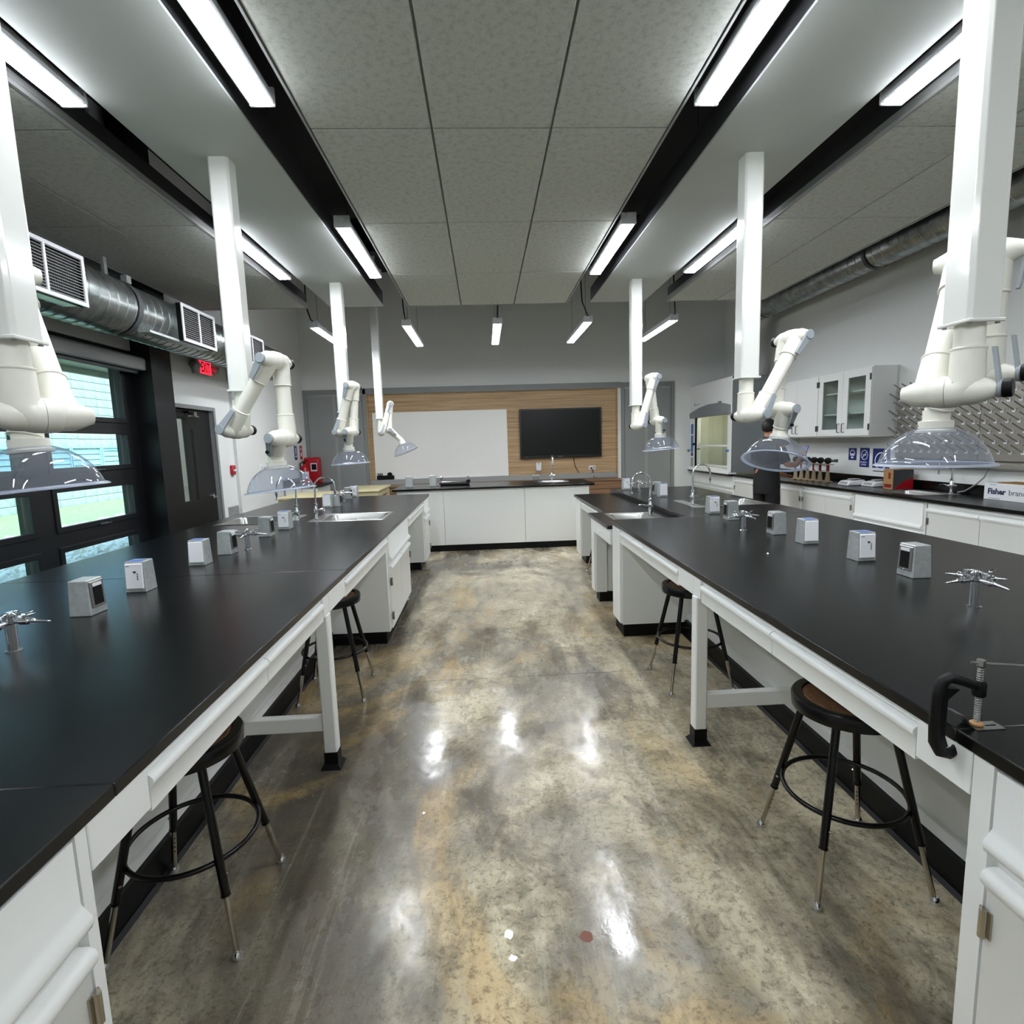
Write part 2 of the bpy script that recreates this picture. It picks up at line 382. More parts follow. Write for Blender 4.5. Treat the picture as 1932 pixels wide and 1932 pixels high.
# oak lined recess and grey surround
mk('wood_panel', G().box(ALC[0], ALC[1], YF + .10, YF + .13, .8, 2.61), 'wood', wf, smooth=0)
mk('reveal', G().box(ALC[0] - .001, ALC[0] + .02, YF - .004, YF + .1, 0, 2.6), 'wood', wf, smooth=0)
mk('reveal', G().box(ALC[1] - .02, ALC[1] + .001, YF - .004, YF + .1, 0, 2.6), 'wood', wf, smooth=0)
mk('header', G().box(ALC[0] - .06, ALC[1] + .06, YF - .03, YF + .1, 2.602, 2.715), 'closetf', wf, smooth=0, bev=.004)
tag(struct('trim_1', G().box(ALC[0] + .02, ALC[1] - .02, YF + .02, YF + .1, .80, .90), 'grey', smooth=0), kind='structure')
# tall grey closet doors each side
def closet(nm, x0, x1, splits):
    d = thing(nm, None, None, ((x0 + x1) / 2, YF, 0)); d['kind'] = 'structure'
    mk('frame', G().box(x0, x0 + .07, YF - .03, YF - .001, 0, 2.705).box(x1 - .07, x1, YF - .03, YF - .001, 0, 2.705).box(x0 + .07, x1 - .07, YF - .03, YF - .001, 2.605, 2.705), 'closetf', d, bev=.003, smooth=0)
    for a, b in zip(splits, splits[1:]):
        mk('leaf', G().box(a + .008, b - .008, YF - .024, YF - .002, .02, 2.59), 'closet', d, bev=.003, smooth=0)
    for s in splits[1:-1]: mk('edge_strip', G().box(s - .028, s + .028, YF - .032, YF - .003, .02, 2.59), 'grey', d, smooth=0)
closet('door_2', -3.535, ALC[0], [-3.46, -2.93, -2.38]); closet('door_3', ALC[1] + .06, 3.89, [2.86, 3.31, 3.82])

# window: black frame, awning panes in four rows
w1 = thing('window_1', None, None, (XL - .09, 3.5, .5)); w1['kind'] = 'structure'
rows = [(.56, .774), (.965, 1.283), (1.465, 1.784), (1.918, 2.56)]; MUL = [1.26, (1.76, 2.02), (3.12, 3.38), (4.48, 4.74), 5.78]
colsy = [(1.3, 1.76), (2.02, 3.12), (3.38, 4.48), (4.74, 5.76)]
xw0, xw1 = XL - .13, XL - .02
mk('frame', G().cells('x', (1.2, 5.95), (.5, 2.62), xw0, xw1, [(a, b, c, d) for a, b in colsy for c, d in rows]), 'alu', w1, smooth=0, bev=.004)
for a, b in colsy:
    for i, (c, d) in enumerate(rows):
        mk('sash', G().cells('x', (a - .035, b + .035), (c - .035, d + .035), xw1 - .01, xw1 + .012, [(a + .012, b - .012, c + .012, d - .012)]), 'alu', w1, smooth=0, bev=.003)
        mk('glass_pane', G().box(xw0 + .05, xw0 + .056, a + .012, b - .012, c + .012, d - .012), 'glass', w1, smooth=0)
        if i < 3: mk('latch', G().box(xw1 + .012, xw1 + .03, (a + b) / 2 - .05, (a + b) / 2 + .05, c - .032, c - .014).box(xw1 + .03, xw1 + .045, (a + b) / 2 - .03, (a + b) / 2 + .08, c - .03, c - .018), 'dgrey', w1, bev=.003)
mk('sill', G().box(XL - .02, XL + .05, 1.15, 5.9, .47, .5), 'alu', w1, smooth=0)
# exit door
d1 = thing('door_1', None, None, (XL - .05, 7.05, 0)); d1['kind'] = 'structure'
ya, yb = DOOR[0], DOOR[1]
mk('frame', G().box(XL - .12, XL + .02, ya - .05, ya, 0, 2.15).box(XL - .12, XL + .02, yb, yb + .05, 0, 2.15).box(XL - .12, XL + .02, ya, yb, 2.10, 2.15), 'closetf', d1, smooth=0, bev=.004)
leaf = mk('leaf', G().cells('x', (ya + .004, yb - .004), (.01, 2.095), XL - .09, XL - .045, [(6.64, 6.93, .98, 1.98), (7.02, 7.08, .98, 1.86)]), 'char', d1, smooth=0)
mk('glass_pane', G().box(XL - .07, XL - .064, 6.64, 6.93, .98, 1.98), 'clear', d1, smooth=0)
mk('glass_pane', G().box(XL - .07, XL - .064, 7.02, 7.08, .98, 1.86), 'clear', d1, smooth=0)
mk('closer', G().box(XL - .045, XL + .02, 6.62, 6.86, 1.99, 2.05).box(XL - .02, XL + .07, 6.82, 6.86, 2.04, 2.07), 'black', d1, bev=.006)
mk('closer_arm', G().box(XL + .01, XL + .09, 6.9, 6.96, 2.0, 2.06).box(XL + .02, XL + .05, 6.84, 7.08, 2.0, 2.018), 'steel', d1, bev=.003)
h = mk('door_handle', G().cyl((XL - .045, 7.43, .99), (XL - .03, 7.43, .99), .03).cyl((XL - .03, 7.43, .99), (XL + .025, 7.43, .99), .011).tube([(XL + .02, 7.43, .99), (XL + .03, 7.40, .99), (XL + .03, 7.27, .985)], .011), 'chrome', d1)
# baseboards, visible low on the walls between furniture
tag(struct('baseboard_left', G().box(XL + .045, XL + .06, 8.1, YF - .04, 0, .1), 'black', smooth=0), kind='structure')
tag(struct('baseboard_far', G().box(3.9, 4.2, YF - .015, YF, 0, .1), 'black', smooth=0), kind='structure')

# ------------------------------------------------------------------ outside the windows
ter = G().hexa([(-9.95, -12, -.3), (XL - .2, -12, -.3), (XL - .2, 40, -.3), (-9.95, 40, -.3)], [(-9.95, -12, .38), (XL - .2, -12, .33), (XL - .2, 40, .33), (-9.95, 40, .38)])
tag(mk('lawn', ter, 'grass', smooth=0), 'green grass strip sloping up to the block wall outside the window', 'lawn', kind='stuff')
g = G(); rnd = random.Random(3)
for i in range(5200):
    x = rnd.uniform(-7.3, XL - .3); y = rnd.uniform(3.5, 13); 
    if x < -6.6 and rnd.random() < (-6.6 - x) * 1.3: continue
    r = rnd.uniform(.035, .085); z = .33 + (XL - .2 - x) * .0076
    a = rnd.uniform(0, 3); k = [(math.cos(a + q * PI / 2.5) * r * rnd.uniform(.7, 1.3), math.sin(a + q * PI / 2.5) * r * rnd.uniform(.7, 1.2)) for q in range(5)]
    g.add([(x + p[0], y + p[1], z) for p in k] + [(x + p[0] * .55, y + p[1] * .55, z + r * rnd.uniform(.5, .9)) for p in k], [(5, 6, 7, 8, 9)] + [(q, (q + 1) % 5, 5 + (q + 1) % 5, 5 + q) for q in range(5)])
tag(mk('gravel_bed', g, 'stone', smooth=0), 'bed of pale grey loose stones along the foot of the windows', 'gravel', kind='stuff')
rw = thing('retaining_wall', 'pale concrete block wall rising behind the grass outside the window', 'wall', (-10, 14, .3))
mk('mortar_core', G().box(-10.2, -10.0, -6, 34, -.1, 3.7), 'mortar', rw, smooth=0)
pb = None
for r in range(16):
    for c in range(18):
        y = 10.2 + c * .41 + (.0 if r % 2 else .0); z = .44 + r * .205
        if pb is None: pb = mk('block', G().box(-.02, .02, -.2, .2, -.0975, .0975), 'cmu', base=(0, 0, 0), bev=.006, smooth=0); pb.parent = rw; pb.location = (0, y - 14, z - .3)
        else: copypart(pb, rw, (random.uniform(0, .006), y - 14, z - .3))
g = G()
for r in range(16):
    for c in list(range(-38, 0)) + list(range(18, 56)): y = 10.2 + c * .41; z = .44 + r * .205; g.box(-10.02, -9.98, y - .2, y + .2, z - .0975, z + .0975)
tag(mk('block_course', g, 'cmu', rw, smooth=0), kind='stuff')
mk('coping', G().box(-10.3, -9.955, -6, 34, 3.7, 3.78), 'cmu', rw, smooth=0)
for i, (y0, z0, z1) in enumerate(((10.55, .95, 1.78), (11.6, .95, 1.78), (12.65, 1.2, 1.78), (13.7, 1.15, 1.78), (14.75, .95, 1.78), (15.8, .8, 1.78))):
    lab = ['pale blue slatted screen on the block wall seen through the far left pane', 'slatted screen second from left along the outdoor wall', 'slatted screen third from left along the outdoor wall',
           'slatted screen fourth from left along the outdoor wall', 'slatted screen just left of the last one by the window edge', 'rightmost pale slatted screen reaching lower towards the grass'][i]
    t = thing('slatted_screen', lab, 'screen', (-9.9, y0 + .5, z0), group='slatted screens on the outdoor wall')
    mk('frame', G().cells('x', (y0 + .01, y0 + 1.03), (z0, z1), -9.96, -9.88, [(y0 + .04, y0 + 1.0, z0 + .03, z1 - .03)]), 'slat', t, smooth=0)
    k = 0; z = z0 + .05
    while z < z1 - .1:
        mk('slat', G().hexa([(-9.93, y0 + .04, z), (-9.91, y0 + .04, z), (-9.91, y0 + 1.0, z), (-9.93, y0 + 1.0, z)], [(-9.95, y0 + .04, z + .12), (-9.93, y0 + .04, z + .12), (-9.93, y0 + 1.0, z + .12), (-9.95, y0 + 1.0, z + .12)]), 'slat', t, smooth=0); z += .135
tag(mk('eaves_soffit', G().box(-4.8, XL - .16, -4, 8.5, 2.62, 2.74).box(-4.86, -4.8, -4, 8.5, 2.55, 2.85), 'beige', smooth=0), 'grey underside of the eaves above the window outside', 'eaves')
tag(mk('porch_wall', G().box(-5.2, -5.05, 8.6, 13.2, .52, 3.6), 'beige', smooth=0), 'beige block wall glimpsed through the exit door glass', 'wall')

# ------------------------------------------------------------------ lights
def fixture(x, y0, y1, z, label, group, hung=None):
    t = thing('linear_light', label, 'light', (x, (y0 + y1) / 2, z), group=group)
    ym = (y0 + y1) / 2
    prof = [(-.052, -.002), (-.062, .004), (-.05, .055), (-.03, .075), (.03, .075), (.05, .055), (.062, .004), (.052, -.002)]
    mk('housing', G().prism([(x + p[0], z + .012 + p[1]) for p in prof], 'y', y0, y1), 'lamph', t)
    for a, b in ((y0 + .01, ym - .012), (ym + .012, y1 - .01)):
        mk('diffuser', G().prism([(x - .048, z + .010), (x - .044, z), (x + .044, z), (x + .048, z + .010)], 'y', a, b), 'lamp', t, smooth=0)
    for y, s in ((y0, -1), (y1, 1)):
        mk('end_cap', G().box(x - .06, x + .06, y, y + s * .018, z + .004, z + .09).box(x - .02, x + .02, y, y + s * .03, z + .05, z + .085), 'lamph', t, bev=.005)
    g = G()
    for y in (y0 + .18, y1 - .18): g.tube([(x, y, z + .085), (x, y, ZR + .01)], .0022, 5)
    mk('suspension_wire', g, 'wire', t)
    if hung:
        mk('power_cable', G().tube([(x, y0 - .01, z + .07), (x + hung * .3, y0 - .06, z + .10), (x + hung, y0 - .07, z + .25), (x + hung * 1.1, y0 - .03, z + .6), (x + hung * .9, y0, z + 1.2), (x + hung * .9, y0, ZR + .01)], .009, 6), 'wire', t)
slots = [(-1.86, 'outer left ceiling slot'), (-.995, 'inner left ceiling slot'), (1.155, 'inner right ceiling slot'), (2.10, 'outer right ceiling slot')]
for x, nm in slots:
    for (a, b, pos) in ((-1.10, .14, 'behind the viewer'), (1.63, 2.87, 'nearest in view'), (4.36, 5.60, 'further one')):
        fixture(x, a, b, 3.193, 'linear LED light in the %s, %s' % (nm, pos), 'LED lights in the ceiling slots')
for i, (x, hg, lab) in enumerate(((-2.1, -.06, 'leftmost of the five hanging lights before the far wall'), (-.94, -.02, 'hanging light second from left, above the whiteboard'), (.225, .0, 'middle of the five hanging lights before the far wall'),
                    (1.40, -.09, 'hanging light with looped cable, fourth from left'), (2.53, -.02, 'rightmost of the five hanging lights before the far wall'))):
    fixture(x, 7.28, 8.75, 3.085, lab, 'LED lights hanging before the far wall', hg or .01)

# ------------------------------------------------------------------ ducts
def spiral(g, a, b, r, pitch=.11):
    a = Vector(a); b = Vector(b); L = (b - a).length; prof = []; h = 0
    while h < L:
        prof += [(r, h), (r, h + pitch - .012), (r + .005, h + pitch - .009), (r + .005, h + pitch - .003)]; h += pitch
    g.lathe(a, b - a, [p for p in prof if p[1] <= L] + [(r, L)], 28)
t = thing('spiral_duct', 'galvanised spiral air duct with white grilles along the left wall', 'duct', (-3.08, 3, 2.80))
dx, dz, dr_ = -3.06, 2.80, .225
g = G(); spiral(g, (dx, -2.5, dz), (dx, 4.9, dz), dr_); mk('duct_section', g, 'duct', t)
g = G(); spiral(g, (dx, 4.93, dz), (dx, 8.4, dz), dr_ * .97); mk('duct_section', g, 'duct', t)
g = G(); g.lathe((dx, 4.88, dz), (0, 1, 0), [(dr_ + .012, 0), (dr_ + .012, .06)], 28, False); mk('joint_band', g, 'dgrey', t)
mk('hanger_strap', G().box(dx - .1, dx - .075, 4.98, 5.02, dz + .2, ZR).box(dx + .06, dx + .11, 4.96, 5.02, dz + .21, dz + .27), 'grey', t, smooth=0)
def grille(y0, y1, lab):
    z0, z1 = 2.61, 2.955; xf = -2.75
    mk('grille_box', G().box(xf - .3, xf - .055, y0 + .01, y1 - .01, z0 + .01, z1 - .01), 'duct', t, smooth=0)
    ym = (y0 + y1) / 2; fr = 'plate'
    f_ = mk('grille_frame', G().cells('x', (y0, y1), (z0, z1), xf - .012, xf, [(y0 + .028, ym - .01, z0 + .028, z1 - .028), (ym + .01, y1 - .028, z0 + .028, z1 - .028)]), fr, t, smooth=0, bev=.002)
    mk('grille_back', G().box(xf - .054, xf - .045, y0 + .003, y1 - .003, z0 + .003, z1 - .003).box(xf - .045, xf - .0125, y0 + .003, y0 + .012, z0 + .003, z1 - .003).box(xf - .045, xf - .0125, y1 - .012, y1 - .003, z0 + .003, z1 - .003), 'black', f_, smooth=0)
    g1 = G()
    for k in range(15): z = z0 + .034 + k * .0198; g1.box(xf - .012, xf - .005, y0 + .02, y1 - .02, z, z + .0035)
    tag(mk('louvre_blades', g1, 'grey', f_, smooth=0), kind='stuff')
    g2 = G(); y = y0 + .05
    while y < y1 - .04: g2.box(xf - .034, xf - .026, y, y + .0025, z0 + .02, z1 - .02); y += .021
    tag(mk('rear_blades', g2, 'dgrey', f_, smooth=0), kind='stuff')
for a, b in ((.9, 1.6), (3.45, 4.16), (5.40, 6.03), (6.62, 7.30)): grille(a, b, '')
mk('scoop', G().prism([(-2.9, 2.64), (-2.8, 2.62), (-2.8, 2.60), (-2.9, 2.60)], 'y', 4.95, 5.40), 'galv', t, smooth=0)
t = thing('spiral_duct', 'bare grey spiral duct running high along the right wall', 'duct', (4.45, 3, 3.55))
g = G(); spiral(g, (4.45, -2.5, 3.55), (4.45, 6.2, 3.55), .165, .13); mk('duct_section', g, 'duct', t)
g = G(); spiral(g, (4.45, 6.22, 3.55), (4.45, 8.9, 3.55), .160, .13); mk('duct_section', g, 'duct', t)
for y in (6.17, 5.0, 8.55): mk('joint_band', G().lathe((4.45, y, 3.55), (0, 1, 0), [(.176, 0), (.176, .05)], 28, False), 'dgrey', t)
mk('elbow', G().tube(arc((4.45, 8.9, 3.25), (0, 0, 1), (0, 1, 0), .30, 0, PI / 2, 8) + [(4.45, 9.2, 2.58)], .16, 24), 'duct', t)
mk('hanger_strap', G().box(4.43, 4.47, 5.0, 5.03, 3.7, ZR).box(4.43, 4.47, 1.0, 1.03, 3.7, ZR).box(4.43, 4.47, 8.2, 8.23, 3.7, ZR), 'deck', t, smooth=0)

# blind over the window
t = thing('roller_blind', 'grey roller blind cassette rolled up above the windows', 'blind', (-3.5, 3.5, 2.40))
mk('cassette', G().prism([(-3.575, 2.42), (-3.45, 2.42), (-3.44, 2.43), (-3.44, 2.53), (-3.46, 2.55), (-3.575, 2.55)], 'y', 1.1, 5.938), 'grey', t, smooth=0)
mk('bottom_bar', G().box(-3.53, -3.50, 1.15, 5.9, 2.385, 2.419), 'dgrey', t, smooth=0, bev=.004)
# wall pieces on the left wall
t = thing('exit_sign', 'red glowing exit sign with twin lamps above the black door', 'sign', (XL, 7.33, 2.50))
mk('back_box', G().box(XL, XL + .05, 7.12, 7.52, 2.545, 2.75), 'grey', t, bev=.008)
f_ = mk('exit_face', G().box(XL + .05, XL + .056, 7.22, 7.50, 2.56, 2.74), 'exit', t, smooth=0)
text('exit_letters', 'EXIT', .17, 'exitl', f_, Matrix.Translation((XL + .0565, 7.245, 2.585)) @ Matrix.Rotation(PI / 2, 4, 'Z') @ Matrix.Rotation(PI / 2, 4, 'X') @ Matrix.Diagonal((.64, 1, 1, 1)), .004)
for y in (7.10, 7.55): mk('lamp_head', G().lathe((XL + .02, y, 2.66), (.8, -.3 if y < 7.3 else .3, -.4), [(.03, 0), (.055, .05), (.055, .09), (.045, .1)], 16), 'grey', t)
t = thing('fire_alarm', 'red fire alarm pull station beside the black door', 'alarm', (XL, 7.93, 1.25))
mk('alarm_body', G().box(XL, XL + .04, 7.88, 7.98, 1.24, 1.375), 'red', t, bev=.008); mk('pull_bar', G().box(XL + .04, XL + .055, 7.895, 7.965, 1.29, 1.315), 'pale', t, bev=.003)
mk('alarm_foot', G().box(XL, XL + .025, 7.91, 7.95, 1.215, 1.24), 'grey', t)
xs = XL + .045
t = thing('light_switch', 'white three gang light switch plate on the left wall', 'switch', (xs, 8.95, 1.23))
mk('wall_plate', G().box(xs, xs + .006, 8.78, 9.14, 1.235, 1.36), 'plate', t, bev=.003)
for y in (8.87, 8.96, 9.05): mk('toggle', G().hexa([(xs + .006, y - .006, 1.285), (xs + .012, y - .006, 1.288), (xs + .012, y + .006, 1.288), (xs + .006, y + .006, 1.285)], [(xs + .006, y - .006, 1.31), (xs + .02, y - .006, 1.306), (xs + .02, y + .006, 1.306), (xs + .006, y + .006, 1.31)]), 'grey', t)
t = tag(mk('wall_vent', G().cells('x', (7.72, 8.02), (.62, .80), XL + .001, XL + .012, [(7.73 , 8.01, .63 + k * .03, .65 + k * .03) for k in range(5)]).box(XL, XL + .002, 7.72, 8.02, .62, .8), 'grey', smooth=0), 'small grey louvred vent low on the wall beyond the door', 'vent')
for i, (y0, y1, col, lab) in enumerate(((10.42, 10.56, 'sign', 'small blue safety sign on the left wall beside a red one'), (10.72, 10.86, 'red', 'small red fire sign above the extinguisher'))):
    t = thing('wall_sign', lab, 'sign', (xs, (y0 + y1) / 2, 1.37))
    f_ = mk('sign_plate', G().box(xs, xs + .004, y0, y1, 1.37, 1.63), col, t, smooth=0)
    if i == 0: mk('sign_print', G().box(xs + .004, xs + .005, y0 + .05, y1 - .05, 1.47, 1.60).box(xs + .004, xs + .005, y0 + .035, y1 - .035, 1.42, 1.45), 'pale', f_, smooth=0)
    else: mk('sign_print', G().prism([(y0 + .03, 1.55), (y1 - .03, 1.55), ((y0 + y1) / 2, 1.61)], 'x', xs + .004, xs + .005).box(xs + .004, xs + .005, y0 + .03, y1 - .03, 1.43, 1.5), 'pale', f_, smooth=0)
t = thing('extinguisher_cabinet', 'red fire cabinet on the left wall by the grey closet', 'cabinet', (xs + .1, 10.98, .86))
mk('body', G().prism([(10.9, .86), (11.10, .86), (11.10, 1.36), (11.06, 1.40), (10.94, 1.40), (10.9, 1.36)], 'x', xs, xs + .28), 'red', t, bev=.01)
mk('label_window', G().box(xs + .13, xs + .25, 10.893, 10.899, 1.13, 1.29), 'pale', t, smooth=0); mk('label_dark', G().box(xs + .15, xs + .24, 10.889, 10.893, 1.16, 1.27), 'black', t, smooth=0)
t = thing('fire_extinguisher', 'red fire extinguisher hung beside the red cabinet', 'extinguisher', (xs + .08, 10.66, .8))
mk('cylinder', G().lathe((xs + .085, 10.66, .82), (0, 0, 1), [(.06, 0), (.075, .02), (.075, .36), (.05, .42), (.025, .44), (.025, .46)], 20), 'red', t)
mk('label', G().lathe((xs + .085, 10.66, 1.0), (0, 0, 1), [(.0757, 0), (.0757, .14)], 20, False), 'pale', t)
mk('valve', G().cyl((xs + .085, 10.66, 1.28), (xs + .085, 10.66, 1.33), .018).box(xs + .03, xs + .16, 10.648, 10.672, 1.325, 1.34).box(xs + .05, xs + .17, 10.648, 10.672, 1.35, 1.362), 'black', t, bev=.003)
mk('hose', G().tube([(xs + .06, 10.66, 1.31), (xs + .03, 10.6, 1.3), (xs + .04, 10.57, 1.2), (xs + .05, 10.57, .95)], .012, 8), 'black', t)
# ================================================================== BENCHES
TOP = .914
def rrect(x0, x1, y0, y1, r, z, n=4):
    o = []
    for cx, cy_, a in ((x1 - r, y1 - r, 0), (x0 + r, y1 - r, PI / 2), (x0 + r, y0 + r, PI), (x1 - r, y0 + r, 1.5 * PI)):
        o += [(cx + r * math.cos(a + PI / 2 * k / n), cy_ + r * math.sin(a + PI / 2 * k / n), z) for k in range(n + 1)]
    return o
def loft(g, rings, cap=True):
    n = len(rings[0]); k = len(g.v)
    for r in rings: g.v += [tuple(p) for p in r]
    for i in range(len(rings) - 1):
        for j in range(n): g.f.append((k + i * n + j, k + i * n + (j + 1) % n, k + (i + 1) * n + (j + 1) % n, k + (i + 1) * n + j))
    if cap: g.f.append(tuple(k + (len(rings) - 1) * n + j for j in range(n)))
    return g
def sink(x0, x1, y0, y1, z, label, deck=None, depth=.19):
    """rim on the worktop, pressed basin below; deck = wider flange on one side ('x0', 'x1')"""
    t = thing('sink', label, 'sink', ((x0 + x1) / 2, (y0 + y1) / 2, z), group='stainless sinks')
    a, b, c, d = x0 + .03, x1 - .03, y0 + .03, y1 - .03
    if deck == 'x0': a += .07
    if deck == 'x1': b -= .07
    if deck == 'y1': d -= .07
    g = loft(G(), [rrect(x0, x1, y0, y1, .02, z + .0005), rrect(x0 + .004, x1 - .004, y0 + .004, y1 - .004, .02, z + .005), rrect(a, b, c, d, .05, z + .004), rrect(a + .008, b - .008, c + .008, d - .008, .05, z - .008),
                   rrect(a + .02, b - .02, c + .02, d - .02, .06, z - depth), rrect(a + .08, b - .08, c + .08, d - .08, .05, z - depth - .012)])
    mk('basin', g, 'steel', t, smooth=50)
    mk('drain', G().lathe(((a + b) / 2, (c + d) / 2, z - depth - .0115), (0, 0, 1), [(.045, 0), (.045, .002), (.03, .003)], 16), 'chrome', t)
    return (a - .012, b + .012, c - .012, d + .012)
HL1 = sink(-1.635, -.945, 5.0, 5.56, TOP, 'stainless sink in the left bench nearest the aisle', 'x0')
HL2 = sink(-2.47, -1.80, 4.98, 5.56, TOP, 'stainless sink on the window side of the left bench', 'x1')
HR1 = sink(1.97, 2.74, 5.06, 5.66, TOP, 'stainless sink in the raised half of the right bench', 'x0')
HR2 = sink(1.13, 1.60, 4.62, 5.20, .864, 'stainless sink in the lowered section of the right bench', 'x1', .13)
HC = sink(4.36, 4.83, 5.30, 5.95, TOP, 'stainless sink in the right wall counter beside the cardboard box', 'x1')
HD = sink(.83, 1.30, 8.42, 8.80, .945, 'stainless sink in the demonstration counter below the screen', 'y1')

t = thing('worktop', 'long black epoxy worktop of the left bench by the windows', 'worktop', (-1.7, 3, .882))
mk('slab', G().box(-2.61, -.78, -.8, 1.077, .882, TOP), 'bench', t, bev=.003)
mk('slab', G().box(-2.61, -.78, 1.0785, 2.977, .882, TOP), 'bench', t, bev=.003)
mk('slab', G().cells('z', (-2.61, -.78), (2.9785, 7.5), .882, TOP, [HL1, HL2]), 'bench', t, bev=.003)
t = thing('worktop', 'long black epoxy worktop of the right bench with clamp on it', 'worktop', (1.9, 3, .882))
mk('slab', G().box(1.030, 2.79, -.8, 1.10, .882, TOP), 'bench', t, bev=.003)
mk('slab', G().box(1.030, 2.79, 1.1015, 4.468, .882, TOP), 'bench', t, bev=.003)
mk('slab', G().cells('z', (1.672, 2.79), (4.4695, 7.3), .882, TOP, [HR1]), 'bench', t, bev=.003)
mk('riser', G().box(1.672, 1.69, 4.47, 7.28, .862, .882), 'bench', t, smooth=0)
t = thing('worktop', 'lowered black worktop section at the far end of the right bench', 'worktop', (1.35, 5.9, .832))
mk('slab', G().cells('z', (1.000, 1.670), (4.47, 5.32), .832, .864, [HR2]), 'bench', t, bev=.003)
mk('slab', G().box(1.165, 1.670, 5.3215, 7.2, .832, .864), 'bench', t, bev=.003)

def front(nm, lip, xf, s, y0, y1, z0, z1, parent, mat='white'):
    if lip == 'bottom': p = [(0, z0), (0, z1), (.018, z1), (.018, z0 + .055), (.026, z0 + .043), (.036, z0 + .030), (.038, z0 + .018), (.033, z0 + .006), (.022, z0)]
    elif lip == 'top': p = [(0, z0), (0, z1), (.022, z1), (.033, z1 - .006), (.038, z1 - .018), (.036, z1 - .030), (.026, z1 - .043), (.018, z1 - .055), (.018, z0)]
    elif lip == 'knee': p = [(0, z0), (0, z0 + .088), (.010, z0 + .088), (.020, z0 + .085), (.027, z0 + .077), (.028, z0 + .069), (.024, z0 + .060), (.018, z0 + .054), (.017, z0)]
    else: p = [(0, z0), (0, z1), (.018, z1), (.018, z0)]
    return mk(nm, G().prism([(xf + s * a, b) for a, b in p], 'y', y0, y1), mat, parent, smooth=50)
def hinge(parent, xf, s, y, z):
    mk('hinge', G().cyl((xf + s * .026, y, z), (xf + s * .026, y, z + .065), .008).box(xf + s * .017, xf + s * .022, y - .014, y + .014, z + .002, z + .063), 'nickel', parent)
def cabinet(label, xb, xf, s, y0, y1, z1, parts, group, toe=.05, holes=(), nm='base_cabinet', z0=.10, toe_x=None):
    t = thing(nm, label, 'cabinet', ((xb + xf) / 2, (y0 + y1) / 2, 0), group=group)
    mk('body', G().cells('z', (min(xb, xf), max(xb, xf)), (y0, y1), z0, z1, holes), 'white', t, smooth=0)
    if z0 > .05: mk('toe_kick', G().box(xb, xf - s * toe, y0 + .006, y1 - .006, 0, z0), 'black', t, smooth=0).data.name
    for p in parts:
        k = p[0]
        if k == 'drawer': front('drawer', 'bottom', xf, s, p[1], p[2], p[3], p[4], t)
        elif k == 'door':
            d = front('door', 'top', xf, s, p[1], p[2], p[3], p[4], t)
            yh = p[1] + .004 if p[5] == 'l' else p[2] - .004
            for zz in (p[3] + .07, p[4] - .16): hinge(d, xf, s, yh, zz)
        elif k == 'panel': front('panel', None, xf, s, p[1], p[2], p[3], p[4], t)
    return t
GB = 'white base cabinets under the benches'
cabinet('white base cabinet at the near end of the left bench', -1.30, -.805, 1, -.75, 1.0, .881, [('drawer', -.7, .2, .69, .872), ('drawer', .21, .965, .69, .872), ('door', -.7, .2, .11, .655, 'l'), ('door', .21, .965, .11, .655, 'r'), ('panel', .972, .999, .1, .879)], GB)
cabinet('white sink cabinet with two hinged doors under the left bench', -1.30, -.808, 1, 4.28, 5.45, .881, [('drawer', 4.33, 5.43, .655, .872), ('door', 4.33, 4.875, .115, .625, 'l'), ('door', 4.885, 5.43, .115, .625, 'r')], GB, .03, [HL1])
cabinet('white end cabinet at the far end of the left bench', -1.30, -.808, 1, 6.86, 7.42, .881, [('drawer', 6.89, 7.4, .69, .872), ('door', 6.89, 7.4, .11, .655, 'r')], GB)
cabinet('white base cabinet at the near end of the right bench', 1.60, 1.055, -1, -.75, 1.06, .881, [('drawer', -.7, .2, .69, .872), ('drawer', .21, 1.005, .69, .872), ('door', -.7, .2, .11, .655, 'l'), ('door', .21, 1.005, .11, .655, 'r'), ('panel', 1.012, 1.059, .1, .879)], GB)
cabinet('narrow white end cabinet before the lowered right bench section', 1.60, 1.057, -1, 4.19, 4.467, .881, [('panel', 4.2, 4.45, .11, .87)], GB, .01)
cabinet('white end cabinet under the lowered sink of the right bench', 1.66, 1.045, -1, 5.16, 5.318, .831, [('panel', 5.17, 5.31, .11, .82)], GB, .03, [HR2])
cabinet('white end cabinet farthest along the right bench', 1.66, 1.205, -1, 6.84, 7.18, .831, [('panel', 6.85, 7.17, .11, .82)], GB, .05)

def leg(t, x0, x1, y0, y1):
    l = mk('leg', G().box(x0, x1, y0, y1, .06, .785), 'white', t, bev=.006, smooth=0)
    a, b, c, d = x0 - .002, x1 + .002, y0 - .002, y1 + .002
    mk('boot', G().hexa([(a - .018, c - .018, 0), (b + .018, c - .018, 0), (b + .018, d + .018, 0), (a - .018, d + .018, 0)], [(a, c, .025), (b, c, .025), (b, d, .025), (a, d, .025)]).box(a, b, c, d, .025, .085), 'black', l, smooth=0, bev=.002)
